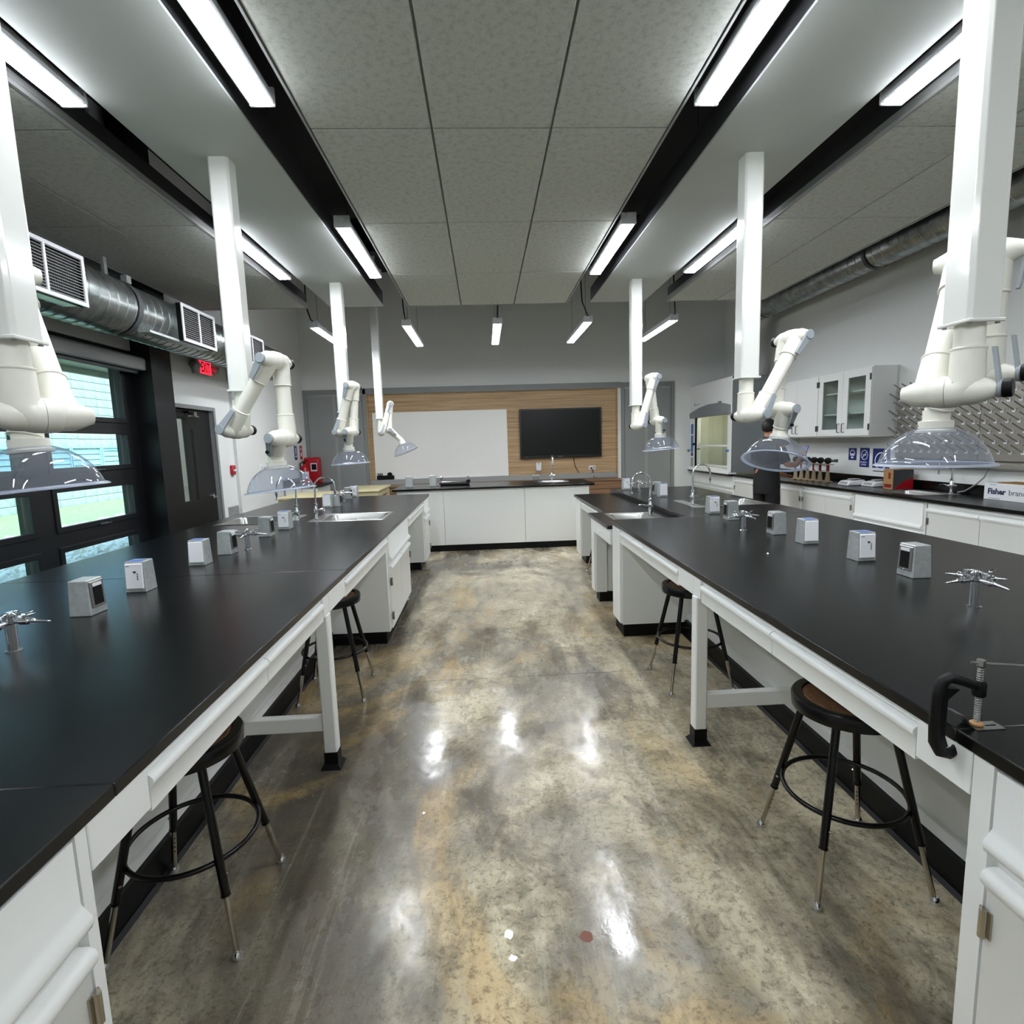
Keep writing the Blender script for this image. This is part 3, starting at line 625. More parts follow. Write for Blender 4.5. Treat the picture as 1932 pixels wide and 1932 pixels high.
# left frame
t = thing('bench_frame', 'white steel frame with drawers and leg under the left worktop', 'frame', (-1.3, 3, 0))
mk('back_panel', G().cells('z', (-2.55, -1.302), (-.75, 7.42), .12, .881, [HL1, HL2]), 'whitein', t, smooth=0)
mk('sill', G().box(-1.302, -1.282, 1.0, 4.28, .118, .165).box(-1.302, -1.282, 5.45, 6.86, .118, .165), 'white', t, smooth=0)
mk('base_strip', G().box(-2.5, -1.262, 1.004, 4.276, 0, .117).box(-2.5, -1.262, 5.454, 6.856, 0, .117), 'black', t, smooth=0)
mk('base_cove', G().hexa([(-1.262, 1.004, 0), (-1.244, 1.004, 0), (-1.244, 4.276, 0), (-1.262, 4.276, 0)], [(-1.262, 1.004, .014), (-1.258, 1.004, .014), (-1.258, 4.276, .014), (-1.262, 4.276, .014)]), 'black', t, smooth=0)
mk('rail', G().box(-1.30, -.806, 1.0, 4.28, .775, .86).box(-.83, -.796, 1.0, 4.28, .86, .881).box(-1.30, -.806, 5.45, 6.86, .775, .86).box(-.83, -.796, 5.45, 6.86, .86, .881), 'white', t, smooth=0)
for a, b in ((1.003, 1.19), (2.545, 2.63), (2.634, 2.945)): mk('apron', G().box(-.82, -.786, a, b, .78, .880), 'white', t, bev=.002, smooth=0)
for a, b in ((1.196, 1.872), (1.877, 2.54), (2.95, 3.55), (3.555, 4.26), (5.47, 6.13), (6.135, 6.84)): front('drawer', 'knee', -.806, 1, a, b, .768, .85, t)
leg(t, -.845, -.782, 2.575, 2.64)
mk('stretcher', G().box(-1.282, -.845, 2.585, 2.63, .19, .265), 'white', t, bev=.004, smooth=0)
# right frame
t = thing('bench_frame', 'white steel frame with drawers and leg under the right worktop', 'frame', (1.6, 3, 0))
mk('back_panel', G().box(1.602, 2.73, -.75, 4.467, .12, .881).cells('z', (1.692, 2.73), (4.467, 7.26), .12, .881, [HR1]).box(1.662, 1.692, 4.467, 7.18, .12, .831), 'whitein', t, smooth=0)
mk('sill', G().box(1.582, 1.602, 1.06, 4.19, .118, .165), 'white', t, smooth=0)
mk('base_strip', G().box(1.558, 2.68, 1.064, 4.186, 0, .117).box(1.64, 2.68, 4.474, 7.2, 0, .117), 'black', t, smooth=0)
mk('base_cove', G().hexa([(1.54, 1.064, 0), (1.558, 1.064, 0), (1.558, 4.186, 0), (1.54, 4.186, 0)], [(1.554, 1.064, .014), (1.558, 1.064, .014), (1.558, 4.186, .014), (1.554, 4.186, .014)]), 'black', t, smooth=0)
mk('rail', G().box(1.057, 1.60, 1.06, 4.19, .775, .86).box(1.047, 1.08, 1.06, 4.19, .86, .881).box(1.21, 1.66, 5.32, 6.84, .74, .81).box(1.20, 1.23, 5.32, 6.84, .80, .831), 'white', t, smooth=0)
for a, b in ((1.063, 1.215), (2.575, 2.655), (2.659, 2.885)): mk('apron', G().box(1.036, 1.07, a, b, .78, .880), 'white', t, bev=.002, smooth=0)
mk('apron', G().box(1.022, 1.05, 4.47, 5.16, .70, .83), 'white', t, bev=.002, smooth=0)
for a, b in ((1.22, 1.90), (1.905, 2.57), (2.89, 3.57), (3.575, 4.18)): front('drawer', 'knee', 1.057, -1, a, b, .768, .85, t)
for a, b in ((5.34, 6.07), (6.075, 6.82)): front('drawer', 'knee', 1.205, -1, a, b, .725, .80, t)
leg(t, 1.028, 1.09, 2.60, 2.665)
mk('stretcher', G().box(1.09, 1.582, 2.61, 2.655, .19, .268), 'white', t, bev=.004, smooth=0)

# ================================================================== STOOLS
GS = 'black lab stools at the benches'
st = thing('lab_stool', 'black stool tucked under the near left bench, brown seat', 'stool', (0, 0, 0), group=GS)
sz = .645
mk('seat_ring', G().lathe((0, 0, sz - .055), (0, 0, 1), [(.165, 0), (.178, .006), (.181, .045), (.176, .053), (.160, .055), (.146, .053), (.146, .03), (.02, .03)], 48), 'blackpaint', st, smooth=50)
mk('seat_pad', G().lathe((0, 0, sz - .024), (0, 0, 1), [(.145, 0), (.145, .014), (.138, .019)], 48), 'seat', st)
for k in range(4):
    a = PI / 4 + k * PI / 2; c, s_ = math.cos(a), math.sin(a)
    def LP(z): r = .135 + (.60 - z) * (.283 - .135) / .60; return Vector((c * r, s_ * r, z))
    l = mk('leg', G().tube([LP(.60), LP(.19)], .0135, 14).cyl(LP(.195), LP(.19), .0150), 'blackpaint', st)
    mk('leg_tube', G().tube([LP(.2), LP(.02)], .0095, 12), 'nickel', l)
    mk('foot_glide', G().lathe(LP(0), (0, 0, 1), [(.016, 0), (.0175, .004), (.0165, .012), (.011, .022), (.0095, .026)], 16), 'chrome', l)
    q = LP(.125); g = G()
    for z in (.155, .135, .115, .095): p = LP(z); o_ = Vector((-c, -s_, 0)) * .0092; g.lathe(p + o_, o_, [(.003, 0), (.003, .001)], 8)
    mk('height_holes', g, 'black', l)
    mk('set_screw', G().cyl(LP(.25) + Vector((-s_, c, 0)) * .0125, LP(.25) + Vector((-s_, c, 0)) * .0175, .005, n=8), 'nickel', l)
rr = .135 + (.60 - .29) * (.283 - .135) / .60 - .012
mk('foot_ring', G().tube([(rr * math.cos(i * PI / 24), rr * math.sin(i * PI / 24), .29) for i in range(48)], .0085, 10, True), 'blackpaint', st, smooth=60)
st.location = (-1.035, 1.765, 0); st.rotation_euler = (0, 0, .02)
dup(st, (-1.015, 3.465, 0), .05, 'black stool behind the white leg of the left bench', GS)
dup(st, (1.262, 1.792, 0), -.03, 'black stool tucked under the near right bench, brown seat', GS)
dup(st, (1.288, 3.36, 0), .03, 'black stool behind the white leg of the right bench', GS)
dup(st, (1.42, 6.25, 0), .2, 'black stool under the lowered far end of the right bench', GS)
dup(st, (-1.08, 5.80, 0), .1, 'black stool beyond the sink cabinet of the left bench', GS)

# ================================================================== FITTINGS ON THE BENCHES
GP = 'galvanised outlet boxes on the benches'
def obox(kind):
    t = thing('outlet_box', '-', 'outlet box', (0, 0, 0), group=GP); h = .15; a, b = .05, .045
    mk('body', G().hexa([(-a, -b, 0), (a, -b, 0), (a, b, 0), (-a, b, 0)], [(-a * .9, -b * .86, h), (a * .9, -b * .86, h), (a * .9, b * .86, h), (-a * .9, b * .86, h)]), 'galv', t, bev=.003, smooth=0)
    k = b * .14 / h      # face leans back by k per metre
    def F(x0, x1, z0, z1, d0, d1): return G().hexa([(x0, -b - d1 + k * z0, z0), (x1, -b - d1 + k * z0, z0), (x1, -b - d0 + k * z0, z0), (x0, -b - d0 + k * z0, z0)], [(x0, -b - d1 + k * z1, z1), (x1, -b - d1 + k * z1, z1), (x1, -b - d0 + k * z1, z1), (x0, -b - d0 + k * z1, z1)])
    if kind == 'black':
        p = mk('faceplate', F(-.040, .040, .03, .142, .0, .006), 'steel', t, bev=.003, smooth=0)
        mk('outlet', F(-.026, .026, .042, .118, .006, .0075), 'black', p, smooth=0); mk('strip_label', F(-.026, .026, .120, .134, .006, .0075), 'plate', p, smooth=0)
        mk('screw', G().cyl((0, -b - .005, .036), (0, -b - .008, .036), .003, n=8), 'chrome', p)
    else:
        p = mk('faceplate', F(-.042, .042, .018, .142, .0, .007), 'plate', t, bev=.004, smooth=0)
        if kind == 'print':
            mk('print_mark', F(-.036, -.018, .128, .131, .007, .0075), 'navytext', p, smooth=0)
            g = G(); z = .100; yy = lambda z_: -b - .0078 + k * z_
            g.prism([(-.003, .105), (.011, .105), (.012, .101), (.004, .093), (-.004, .101)], 'y', yy(.1) , yy(.1) + .001)
            mk('print_heart', g, 'navytext', p, smooth=0)
            g = G()
            for z0 in (.088, .078, .070, .062): g.hexa([(.014, yy(z0), z0), (.020, yy(z0), z0), (.020, yy(z0) + .001, z0), (.014, yy(z0) + .001, z0)], [(.014, yy(z0), z0 + .006), (.020, yy(z0), z0 + .006), (.020, yy(z0) + .001, z0 + .006), (.014, yy(z0) + .001, z0 + .006)])
            mk('print_dots', g, 'greytext', p, smooth=0)
        mk('film', G().box(-.03, .03, -.036, .012, h, h + .0012), 'blue', t, smooth=0)
    return t
OB = {k: obox(k) for k in ('black', 'print', 'blank')}; used = set()
def place(kind, x, y, rz, label):
    if kind in used: return dup(OB[kind], (x, y, TOP), rz, label)
    used.add(kind); o = OB[kind]; o.location = (x, y, TOP); o.rotation_euler = (0, 0, rz); o['label'] = label
R9 = PI / 2
for a in (('black', -1.70, 2.335, R9, 'outlet box with dark socket nearest on the left bench'), ('print', -1.705, 2.705, 0, 'white faced outlet box with printed mark nearest on the left bench'),
          ('blank', -1.715, 3.29, 0, 'blank white faced outlet box before the left gas tap'), ('black', -1.70, 3.605, R9, 'outlet box with dark socket just before the left gas tap'),
          ('black', -1.715, 4.29, R9, 'outlet box with dark socket just beyond the left gas tap'), ('print', -1.695, 4.64, 0, 'printed white outlet box before the left bench taps'),
          ('blank', -1.78, 6.20, 0, 'blank white outlet box beyond the left bench sink'), ('black', -1.71, 6.32, R9, 'dark socket outlet box touching a blank one past the left sink'),
          ('black', -1.79, 7.16, R9, 'dark socket outlet box at the far end of the left bench'), ('print', -1.765, 7.40, 0, 'printed white outlet box at the far end of the left bench'),
          ('black', 1.95, 2.365, -R9, 'outlet box with dark socket nearest on the right bench'), ('print', 1.95, 2.72, 0, 'white faced outlet box with printed mark nearest on the right bench'),
          ('blank', 1.95, 3.205, 0, 'blank white faced outlet box third along the right bench'), ('black', 1.945, 3.55, -R9, 'dark socket outlet box right of the middle gas tap on the right bench'),
          ('black', 1.95, 4.245, -R9, 'dark socket outlet box left of the middle gas tap on the right bench'), ('print', 1.96, 4.625, 0, 'printed white outlet box in front of the right bench sink'),
          ('blank', 2.00, 6.10, 0, 'blank white outlet box beyond the right bench sink'), ('black', 2.02, 6.35, -R9, 'grey outlet box half hidden behind a white one on the right bench'),
          ('print', 1.84, 7.1, 0, 'white outlet box at the far end of the right bench behind the arched tap')): place(*a)

GT = 'chrome gas taps with four nozzles'
gt = thing('gas_tap', 'chrome four way gas tap nearest on the left bench', 'gas tap', (0, 0, 0), group=GT)
mk('pedestal', G().lathe((0, 0, 0), (0, 0, 1), [(.024, 0), (.024, .004), (.0165, .007), (.0165, .098), (.019, .102), (.019, .128), (.013, .136), (.008, .140)], 20), 'chrome', gt)
for k in range(4):
    a = k * PI / 2; u = Vector((math.cos(a), math.sin(a), 0)); Z = Vector((0, 0, 1)); o = Z * .105
    v_ = mk('valve', G().lathe(o + u * .012, u, [(.007, 0), (.007, .018), (.012, .02), (.013, .045), (.009, .05), (.009, .058), (.011, .06)], 14).cyl(o + u * .045, o + u * .045 + Z * .022, .008), 'chrome', gt)
    prof = [(.008, 0)]; 
    for i in range(7): r = .0072 - i * .0006; prof += [(r, .006 + i * .007), (r - .0018, .012 + i * .007)]
    mk('nozzle', G().lathe(o + u * .07 - Z * .000, (u - Z * .12), prof + [(.002, .058)], 12), 'chrome', v_)
    d = Vector((-u.y, u.x, 0)) * .0055; q0 = o + u * .052 + Z * .022; q1 = o + u * .008 + Z * .030 if k % 2 else o + u * .074 + Z * .029
    e = Z * .006; mk('lever_handle', G().hexa([q0 - d, q1 - d, q1 + d, q0 + d], [q0 - d + e, q1 - d * 1.3 + e, q1 + d * 1.3 + e, q0 + d + e]), 'chrome', v_, bev=.002)
gt.location = (-1.65, 1.90, TOP); gt.rotation_euler = (0, 0, .12)
dup(gt, (1.815, 1.905, TOP), .05, 'chrome four way gas tap nearest on the right bench', GT)
dup(gt, (-1.62, 3.72, TOP), .1, 'chrome gas tap between dark socket boxes on the left bench', GT)
dup(gt, (1.80, 3.72, TOP), .2, 'chrome gas tap between dark socket boxes on the right bench', GT)
dup(gt, (-1.765, 6.85, TOP), .15, 'chrome gas tap at the far end of the left bench', GT)
dup(gt, (1.95, 6.85, TOP), .1, 'chrome gas tap seen through the arched tap on the right bench', GT)

GF = 'chrome gooseneck taps'
fa = thing('gooseneck_tap', 'gooseneck tap over the aisle side sink of the left bench', 'tap', (0, 0, 0), group=GF)
mk('base', G().lathe((0, 0, 0), (0, 0, 1), [(.026, 0), (.026, .005), (.018, .010), (.014, .05), (.020, .062), (.022, .09), (.016, .105), (.012, .13), (.017, .135), (.017, .15), (.010, .155)], 20), 'chrome', fa)
mk('gooseneck', G().tube([(0, 0, .14), (0, 0, .30)] + arc((.09, 0, .305), (-1, 0, 0), (0, 0, 1), .09, 0, PI, 14) + [(.181, 0, .27)], .0085, 12), 'chrome', fa)
mk('aerator', G().lathe((.181, 0, .275), (0, 0, -1), [(.0115, 0), (.0115, .03), (.007, .04), (.007, .06), (.009, .062), (.009, .07)], 14), 'chrome', fa)
for s in (-1, 1):
    mk('handle', G().cyl((0, s * .015, .078), (0, s * .045, .078), .013).cyl((0, s * .045, .078), (0, s * .055, .078), .009).tube([(.0, s * .05, .082), (.045, s * .055, .090), (.085, s * .06, .088)], [.006, .006, .004], 8), 'chrome', fa)
fa.location = (-1.605, 5.20, TOP); fa.rotation_euler = (0, 0, .15)
dup(fa, (-1.755, 5.12, TOP), PI - .1, 'gooseneck tap turned to the window side sink of the left bench', GF)
dup(fa, (2.015, 5.23, TOP), .1, 'tall gooseneck tap over the raised sink of the right bench', GF)
dup(fa, (1.53, 5.02, .868), PI + .15, 'gooseneck tap arching over the lowered sink of the right bench', GF)
dup(fa, (1.065, 8.765, .949), -PI / 2, 'gooseneck tap on the demonstration counter below the screen', GF)
dup(fa, (4.80, 5.40, TOP + .004), PI + .2, 'tap over the right wall counter sink between two boxes', GF)

# C-clamp on the right bench edge
t = thing('c_clamp', 'black cast C-clamp screwed onto the right bench edge', 'clamp', (1.03, 1.11, .84))
Yc = 1.11; g = G(); SX = 1.085
path = [(SX, 1.005), (1.05, 1.020), (1.015, 1.032), (.998, 1.022), (.991, .99), (.989, .92), (.992, .88), (1.005, .857), (1.025, .850), (1.040, .858), (1.046, .872)]
for (xa, za), (xb, zb) in zip(path, path[1:]):
    d = Vector((xb - xa, zb - za)).normalized(); nx, nz = -d.y * .010, d.x * .010
    g.prism([(xa + nx, za + nz), (xb + nx, zb + nz), (xb - nx, zb - nz), (xa - nx, za - nz)], 'y', Yc - .006, Yc + .006)
mk('frame', G().tube([(a_, Yc, b_) for a_, b_ in path], [.011, .011, .012, .013, .013, .013, .014, .014, .012, .010, .009], 10), 'black', t, smooth=60)
mk('web', G().prism([(1.0, 1.012), (1.03, 1.008), (1.004, .985), (1.003, .90), (1.012, .875), (1.002, .87), (.994, .90), (.995, 1.0)], 'y', Yc - .012, Yc + .012), 'black', t, smooth=0)
sc = mk('screw', G().lathe((SX, Yc, .921), (0, 0, 1), [q for i in range(24) for q in ((.0065, i * .0055), (.0053, i * .0055 + .0028))] + [(.0085, .134), (.0085, .148)], 14), 'steel', t, smooth=0)
mk('boss', G().lathe((SX, Yc, .985), (0, 0, 1), [(.012, 0), (.0135, .006), (.0135, .03), (.011, .036)], 16), 'black', t)
mk('tommy_bar', G().tube([(SX - .02, Yc + .003, 1.063), (SX, Yc, 1.061), (1.24, Yc - .03, 1.055)], .0032, 8), 'steel', sc)
mk('swivel_foot', G().lathe((SX, Yc, .9172), (0, 0, 1), [(.013, 0), (.013, .004), (.007, .008)], 16), 'card', sc)
t = thing('metal_bracket', 'bent grey sheet metal strip held under the clamp screw', 'bracket', (1.09, 1.10, TOP))
mk('strip', G().cells('z', (1.068, 1.135), (1.088, 1.122), .9145, .916, [(1.10, 1.126, 1.102, 1.107)]), 'steel', t, smooth=0)
mk('curl', G().prism([(1.068, .9145), (1.055, .925), (1.042, .945), (1.027, .951), (1.027, .9525), (1.043, .9465), (1.056, .9265), (1.068, .916)], 'y', 1.094, 1.128), 'steel', t, smooth=60)
tag(mk('crumb', G().lathe((1.56, 2.93, TOP), (0, 0, 1), [(.004, 0), (.007, .004), (.004, .009)], 8), 'plate'), 'tiny white crumb lying on the right bench before the gas tap', 'crumb')
# paper tag by the left gas tap
tag(mk('paper_tag', G().hexa([(-1.775, 1.80, TOP + .0005), (-1.72, 1.785, TOP + .0005), (-1.72, 1.787, TOP + .0005), (-1.775, 1.802, TOP + .0005)], [(-1.775, 1.82, TOP + .05), (-1.71, 1.80, TOP + .045), (-1.71, 1.802, TOP + .045), (-1.775, 1.822, TOP + .05)]), 'plate', smooth=0), 'white paper tag leaning at the nearest left gas tap', 'paper tag')
# ================================================================== EXTRACTION ARMS
Z3 = Vector((0, 0, 1)); TW = .098
def ext_arm(label, px, py, ztop, zbot, a_deg, d_sign, sz, hood_c, hood_n, plain=False):
    """post at (px, py); a = direction (degrees) towards the lever side; sz = in-plane offsets of the joints; hood_c = centre of the rim, hood_n = axis pointing out of the opening"""
    t = thing('fume_extractor', label, 'extraction arm', (px, py, zbot), group='white extraction arms with clear hoods')
    q = .058; ch = .012
    poly = [(px - q + ch, py - q), (px + q - ch, py - q), (px + q, py - q + ch), (px + q, py + q - ch), (px + q - ch, py + q), (px - q + ch, py + q), (px - q, py + q - ch), (px - q, py - q + ch)]
    mk('post', G().prism(poly, 'z', zbot, ztop), 'gloss', t, smooth=0, bev=.002)
    mk('post_flange', G().box(px - q - .006, px + q + .006, py - q - .006, py + q + .006, zbot - .012, zbot), 'gloss', t, bev=.003, smooth=0)
    g = G()
    for sx in (-1, 1):
        for sy_ in (-1, 1): g.cyl((px + sx * .048, py + sy_ * .048, zbot - .016), (px + sx * .048, py + sy_ * .048, zbot - .012), .007, n=8)
    mk('flange_screw', g, 'grey', t)
    a = Vector((math.cos(math.radians(a_deg)), math.sin(math.radians(a_deg)), 0)); d = Vector((-a.y, a.x, 0)) * d_sign
    B = Vector((px, py, 0)) + a * TW / 2
    J = [B + d * s + Z3 * z for s, z in sz]
    hc = Vector(hood_c); hn = Vector(hood_n).normalized(); neck = hc - hn * .210
    ends = [(Vector((px, py, zbot)), None, J[0], -1), (J[0], 1, J[1], 1), (J[1], -1, J[2], -1), (J[2], 1, neck, None)]
    n_ = Vector((0, 0, 0))
    for i, (A, sa, C_, sc_) in enumerate(ends):
        off = a * (TW / 2) * (1 if i in (1, 3) else -1); side = off.normalized()
        P = A + off if i else A; Q = C_ + off if i < 3 else C_
        u = (Q - P).normalized()
        p0 = P + u * (.06 if i else 0); p1 = Q - u * (.06 if i < 3 else 0)
        tb = mk('tube', G().tube([p0, p1], .0425, 20), 'cream', t)
        for (jj, corner, dirn) in ((A, P, u), (C_, Q, -u)):
            if (i == 0 and jj is A) or (i == 3 and jj is C_): continue
            j0 = corner - off * .985                   # joint plane
            path = [j0] + [corner - side * .030 + dirn * 0.0] + [corner - side * .030 * (1 - math.sin(k * PI / 12)) + dirn * .030 * (1 - math.cos(k * PI / 12)) for k in range(1, 7)] + [corner + dirn * .08, corner + dirn * (.135 if i != 3 else .11)]
            r_ = [.054, .054] + [.0535 - .0005 * k for k in range(1, 7)] + [.0495, .048]
            el = mk('elbow', G().tube(path, r_, 22).lathe(corner, side, [(.049, -.01), (.047, .03), (.037, .055), (.028, .075), (.026, .082)], 20), 'cream', t, smooth=60)
            mk('collar_ring', G().lathe(corner + dirn * (.133 if i != 3 else .108), dirn, [(.0485, 0), (.0505, .003), (.0505, .007), (.0445, .010)], 22), 'cream', el)
            if plain and i in (1, 3): continue
            if i in (1, 3) or plain:
                e = dirn; c0 = corner + side * .083; s2 = side.cross(e).normalized()
                lv = mk('lever', G().lathe(c0, side, [(.029, 0), (.029, .010), (.026, .013)], 20).hexa([c0 - s2 * .022, c0 + s2 * .022, c0 + e * .135 + s2 * .013 - side * .022, c0 + e * .135 - s2 * .013 - side * .022], [c0 - s2 * .022 + side * .011, c0 + s2 * .022 + side * .011, c0 + e * .135 + s2 * .013 - side * .010, c0 + e * .135 - s2 * .013 - side * .010]), 'lever', el, smooth=40)
                if plain: mk('knob', G().lathe(corner + side * .094, side, [(.026, 0), (.030, .003), (.030, .022), (.027, .027)], 18), 'black', el, smooth=40)
                if i == 3: mk('lever_knob', G().cyl(c0 + e * .105 - side * .01, c0 + e * .105 + side * .008, .009), 'black', el)
            else:
                mk('knob', G().lathe(corner + side * .082, side, [(.026, 0), (.030, .003), (.030, .022), (.027, .027)], 18), 'black', el, smooth=40)
    # neck collar and hood
    mk('neck', G().lathe(neck - hn * .01, hn, [(.045, 0), (.045, .04), (.058, .043), (.058, .075), (.066, .080), (.066, .088)], 26), 'cream', t)
    g = G()
    for k in range(4):
        p = neck + hn * .05; b = hn.orthogonal().normalized(); c_ = hn.cross(b)
        ang = 1.2 + k * .16; v_ = b * math.cos(ang) + c_ * math.sin(ang); g.cyl(p + v_ * .057, p + v_ * .0595, .004, n=6)
    mk('neck_slots', g, 'grey', t)
    Rs = (.188 ** 2 + .15 ** 2) / .30; prof = []                     # spherical cap, cut off at the collar
    a1 = math.asin(.188 / Rs); a0 = math.asin(.058 / Rs)
    for k in range(15):
        th = a0 + (a1 - a0) * k / 14; prof.append((Rs * math.sin(th), -.010 - Rs * (math.cos(th) - math.cos(a1))))
    dome = mk('hood_dome', G().lathe(hc, hn, prof + [(.190, -.002)], 48, False), 'hood', t, smooth=60)
    mk('hood_rim', G().lathe(hc, hn, [(.184, -.008), (.190, -.012), (.203, -.006), (.204, -.001), (.190, .0), (.184, -.008)], 48, False), 'rim', t, smooth=60)
    return t
# a_deg: direction of the lever side seen in plan
ext_arm('extraction arm nearest on the left, partly cut by the frame', -1.395, 1.75, ZC + .01, 1.93, 53, 1, [(0, 1.705), (.30, 2.2), (.28, 1.76)], (-1.545, 1.97, 1.462), (.08, 0, -1), True)
ext_arm('extraction arm second along the left bench before the sinks', -1.45, 3.45, ZC + .01, 1.94, 256, 1, [(-.03, 1.703), (.27, 2.09), (.28, 1.642)], (-1.235, 3.36, 1.33), (.09, -.03, -1))
ext_arm('extraction arm farthest along the left bench', -1.45, 5.90, ZC + .01, 1.95, 256, 1, [(-.03, 1.735), (.13, 2.20), (.085, 1.735)], (-1.42, 5.88, 1.40), (.05, 0, -1))
ext_arm('small extraction arm with tilted hood before the whiteboard', -1.66, 9.0, ZR, 2.02, 285, 1, [(.0, 1.79), (.17, 2.24), (.13, 1.83)], (-1.27, 9.0, 1.47), (.36, -.05, -.93))
ext_arm('extraction arm nearest on the right, large in the upper corner', 1.625, 1.80, ZC + .01, 1.93, 127, -1, [(0, 1.705), (.30, 2.2), (.30, 1.77)], (1.80, 2.12, 1.435), (0, 0, -1), True)
ext_arm('extraction arm second along the right bench, hood tilted up', 1.66, 3.44, ZC + .01, 1.94, 284, 1, [(0, 1.703), (.30, 2.175), (.22, 1.73)], (1.84, 3.40, 1.405), (-.28, -.26, -.93))
ext_arm('extraction arm farthest along the right bench', 1.655, 5.95, ZC + .01, 1.94, 284, 1, [(0, 1.715), (.17, 2.22), (.24, 1.76)], (1.93, 5.93, 1.45), (.08, 0, -1))

# ================================================================== DEMONSTRATION COUNTER, FAR WALL
t = thing('demonstration_counter', 'white panelled counter across the end of the aisle', 'counter', (.11, 8.45, 0))
mk('body', G().cells('z', (-1.295, 1.52), (8.02, 8.88), .10, .915, [HD]), 'white', t, smooth=0)
mk('toe_kick', G().box(-1.26, 1.49, 8.03, 8.84, 0, .10), 'black', t, smooth=0)
for a, b in ((-1.298, -.628), (-.624, .562), (.566, 1.523)): mk('front_panel', G().box(a, b, 8.0, 8.019, .098, .914), 'white', t, bev=.002, smooth=0)
tag(mk('worktop', G().cells('z', (-1.36, 1.60), (7.96, 8.93), .915, .945, [HD]), 'bench', bev=.003), 'black worktop of the white counter at the end of the aisle', 'worktop')
for (x, y, h, lab) in ((-1.17, 8.42, .16, 'grey steel outlet box, left one of two on the demonstration counter'), (-.81, 8.46, .165, 'grey steel outlet box beside the gas fitting on the demonstration counter')):
    t = thing('outlet_box', lab, 'outlet box', (x, y, .945), group='outlet boxes on the demonstration counter')
    mk('body', G().hexa([(x - .052, y - .045, .945), (x + .052, y - .045, .945), (x + .052, y + .045, .945), (x - .052, y + .045, .945)], [(x - .048, y - .038, .945 + h), (x + .048, y - .038, .945 + h), (x + .048, y + .038, .945 + h), (x - .048, y + .038, .945 + h)]), 'galv', t, bev=.004, smooth=0)
    mk('faceplate', G().box(x - .04, x + .04, y + .043, y + .048, .975, .945 + h - .015), 'steel', t, smooth=0)
t = thing('gas_fitting', 'low black gas fitting with chrome valves on the demonstration counter', 'gas fitting', (-.47, 8.45, .945))
mk('base_bar', G().box(-.70, -.25, 8.41, 8.49, .945, .985).box(-.30, -.235, 8.42, 8.48, .985, 1.03), 'black', t, bev=.01)
mk('pipe', G().cyl((-.68, 8.45, 1.0), (-.28, 8.45, 1.005), .011), 'chrome', t)
mk('valve', G().tube([(-.74, 8.44, .96), (-.70, 8.44, 1.0), (-.68, 8.45, 1.05)], [.014, .018, .016], 10).lathe((-.68, 8.45, 1.06), (0, 0, 1), [(.012, 0), (.024, .006), (.026, .02), (.018, .03)], 14), 'chrome', t)
mk('valve', G().lathe((-.27, 8.45, 1.03), (0, 0, 1), [(.03, 0), (.03, .012), (.016, .018), (.016, .04), (.022, .042), (.022, .05)], 14), 'chrome', t)
for i, (x, lab) in enumerate(((.745, 'clear glass jar left on the demonstration counter by the sink'), (.80, 'second clear jar touching the left one by the sink'))):
    t = thing('glass_jar', lab, 'jar', (x, 8.36, .945), group='jars by the demonstration sink')
    mk('jar_body', G().lathe((x, 8.36 + i * .03, .945), (0, 0, 1), [(.024, 0), (.025, .004), (.025, .085), (.022, .095), (.023, .105)], 16), 'clear', t); mk('jar_lid', G().lathe((x, 8.36 + i * .03, 1.05), (0, 0, 1), [(.0255, 0), (.0255, .012), (.022, .016)], 16), 'grey', t)
t = thing('soap_dispenser', 'white box dispenser on the oak wall under the screen', 'dispenser', (1.10, YF + .05, .99))
mk('body', G().box(1.04, 1.15, YF + .02, YF + .1, .985, 1.145), 'plate', t, bev=.008); mk('nozzle', G().box(1.07, 1.12, YF + .02, YF + .06, .955, .985), 'grey', t, bev=.004); mk('button', G().cyl((1.095, YF + .02, 1.125), (1.095, YF + .014, 1.125), .012), 'blue', t)
# whiteboard, screen, socket
t = thing('whiteboard', 'large plain whiteboard on the oak panelled end wall', 'whiteboard', (-.88, YF + .08, .89))
mk('board', G().box(-2.225, .475, YF + .075, YF + .098, .90, 2.243), 'board', t, bev=.003, smooth=0)
mk('pen_tray', G().box(-.95, .05, YF + .02, YF + .075, .893, .903), 'plate', t, bev=.002)
t = thing('display_screen', 'black wall mounted display screen right of the whiteboard', 'screen', (1.56, YF + .04, 1.24))
mk('bezel', G().cells('y', (.725, 2.395), (1.235, 2.23), YF + .015, YF + .065, [(.765, 2.355, 1.30, 2.195)]), 'tvb', t, smooth=0, bev=.004)
mk('back_shell', G().box(.75, 2.37, YF + .03, YF + .098, 1.26, 2.21), 'tvb', t, smooth=0)
mk('panel_glass', G().box(.766, 2.354, YF + .024, YF + .031, 1.301, 2.194), 'tvs', t, smooth=0)
mk('front_mark', G().box(1.50, 1.60, YF + .0145, YF + .0155, 1.262, 1.268).box(.84, .86, YF + .0145, YF + .0155, 1.26, 1.27), 'grey', t, smooth=0)
tag(mk('display_cable', G().tube([(1.83, YF + .08, 1.26), (1.83, YF + .08, 1.15), (1.85, YF + .08, 1.05), (1.90, YF + .075, .96), (1.93, YF + .07, .91)], .007, 6), 'wire'), 'thin dark cable hanging below the display screen', 'cable')
t = thing('wall_socket', 'white double socket low on the oak panel', 'socket', (2.21, YF + .09, .96))
mk('socket_plate', G().box(2.14, 2.28, YF + .09, YF + .099, .965, 1.05), 'plate', t, bev=.003); mk('outlet_face', G().box(2.225, 2.265, YF + .086, YF + .09, .985, 1.03), 'grey', t, bev=.002)
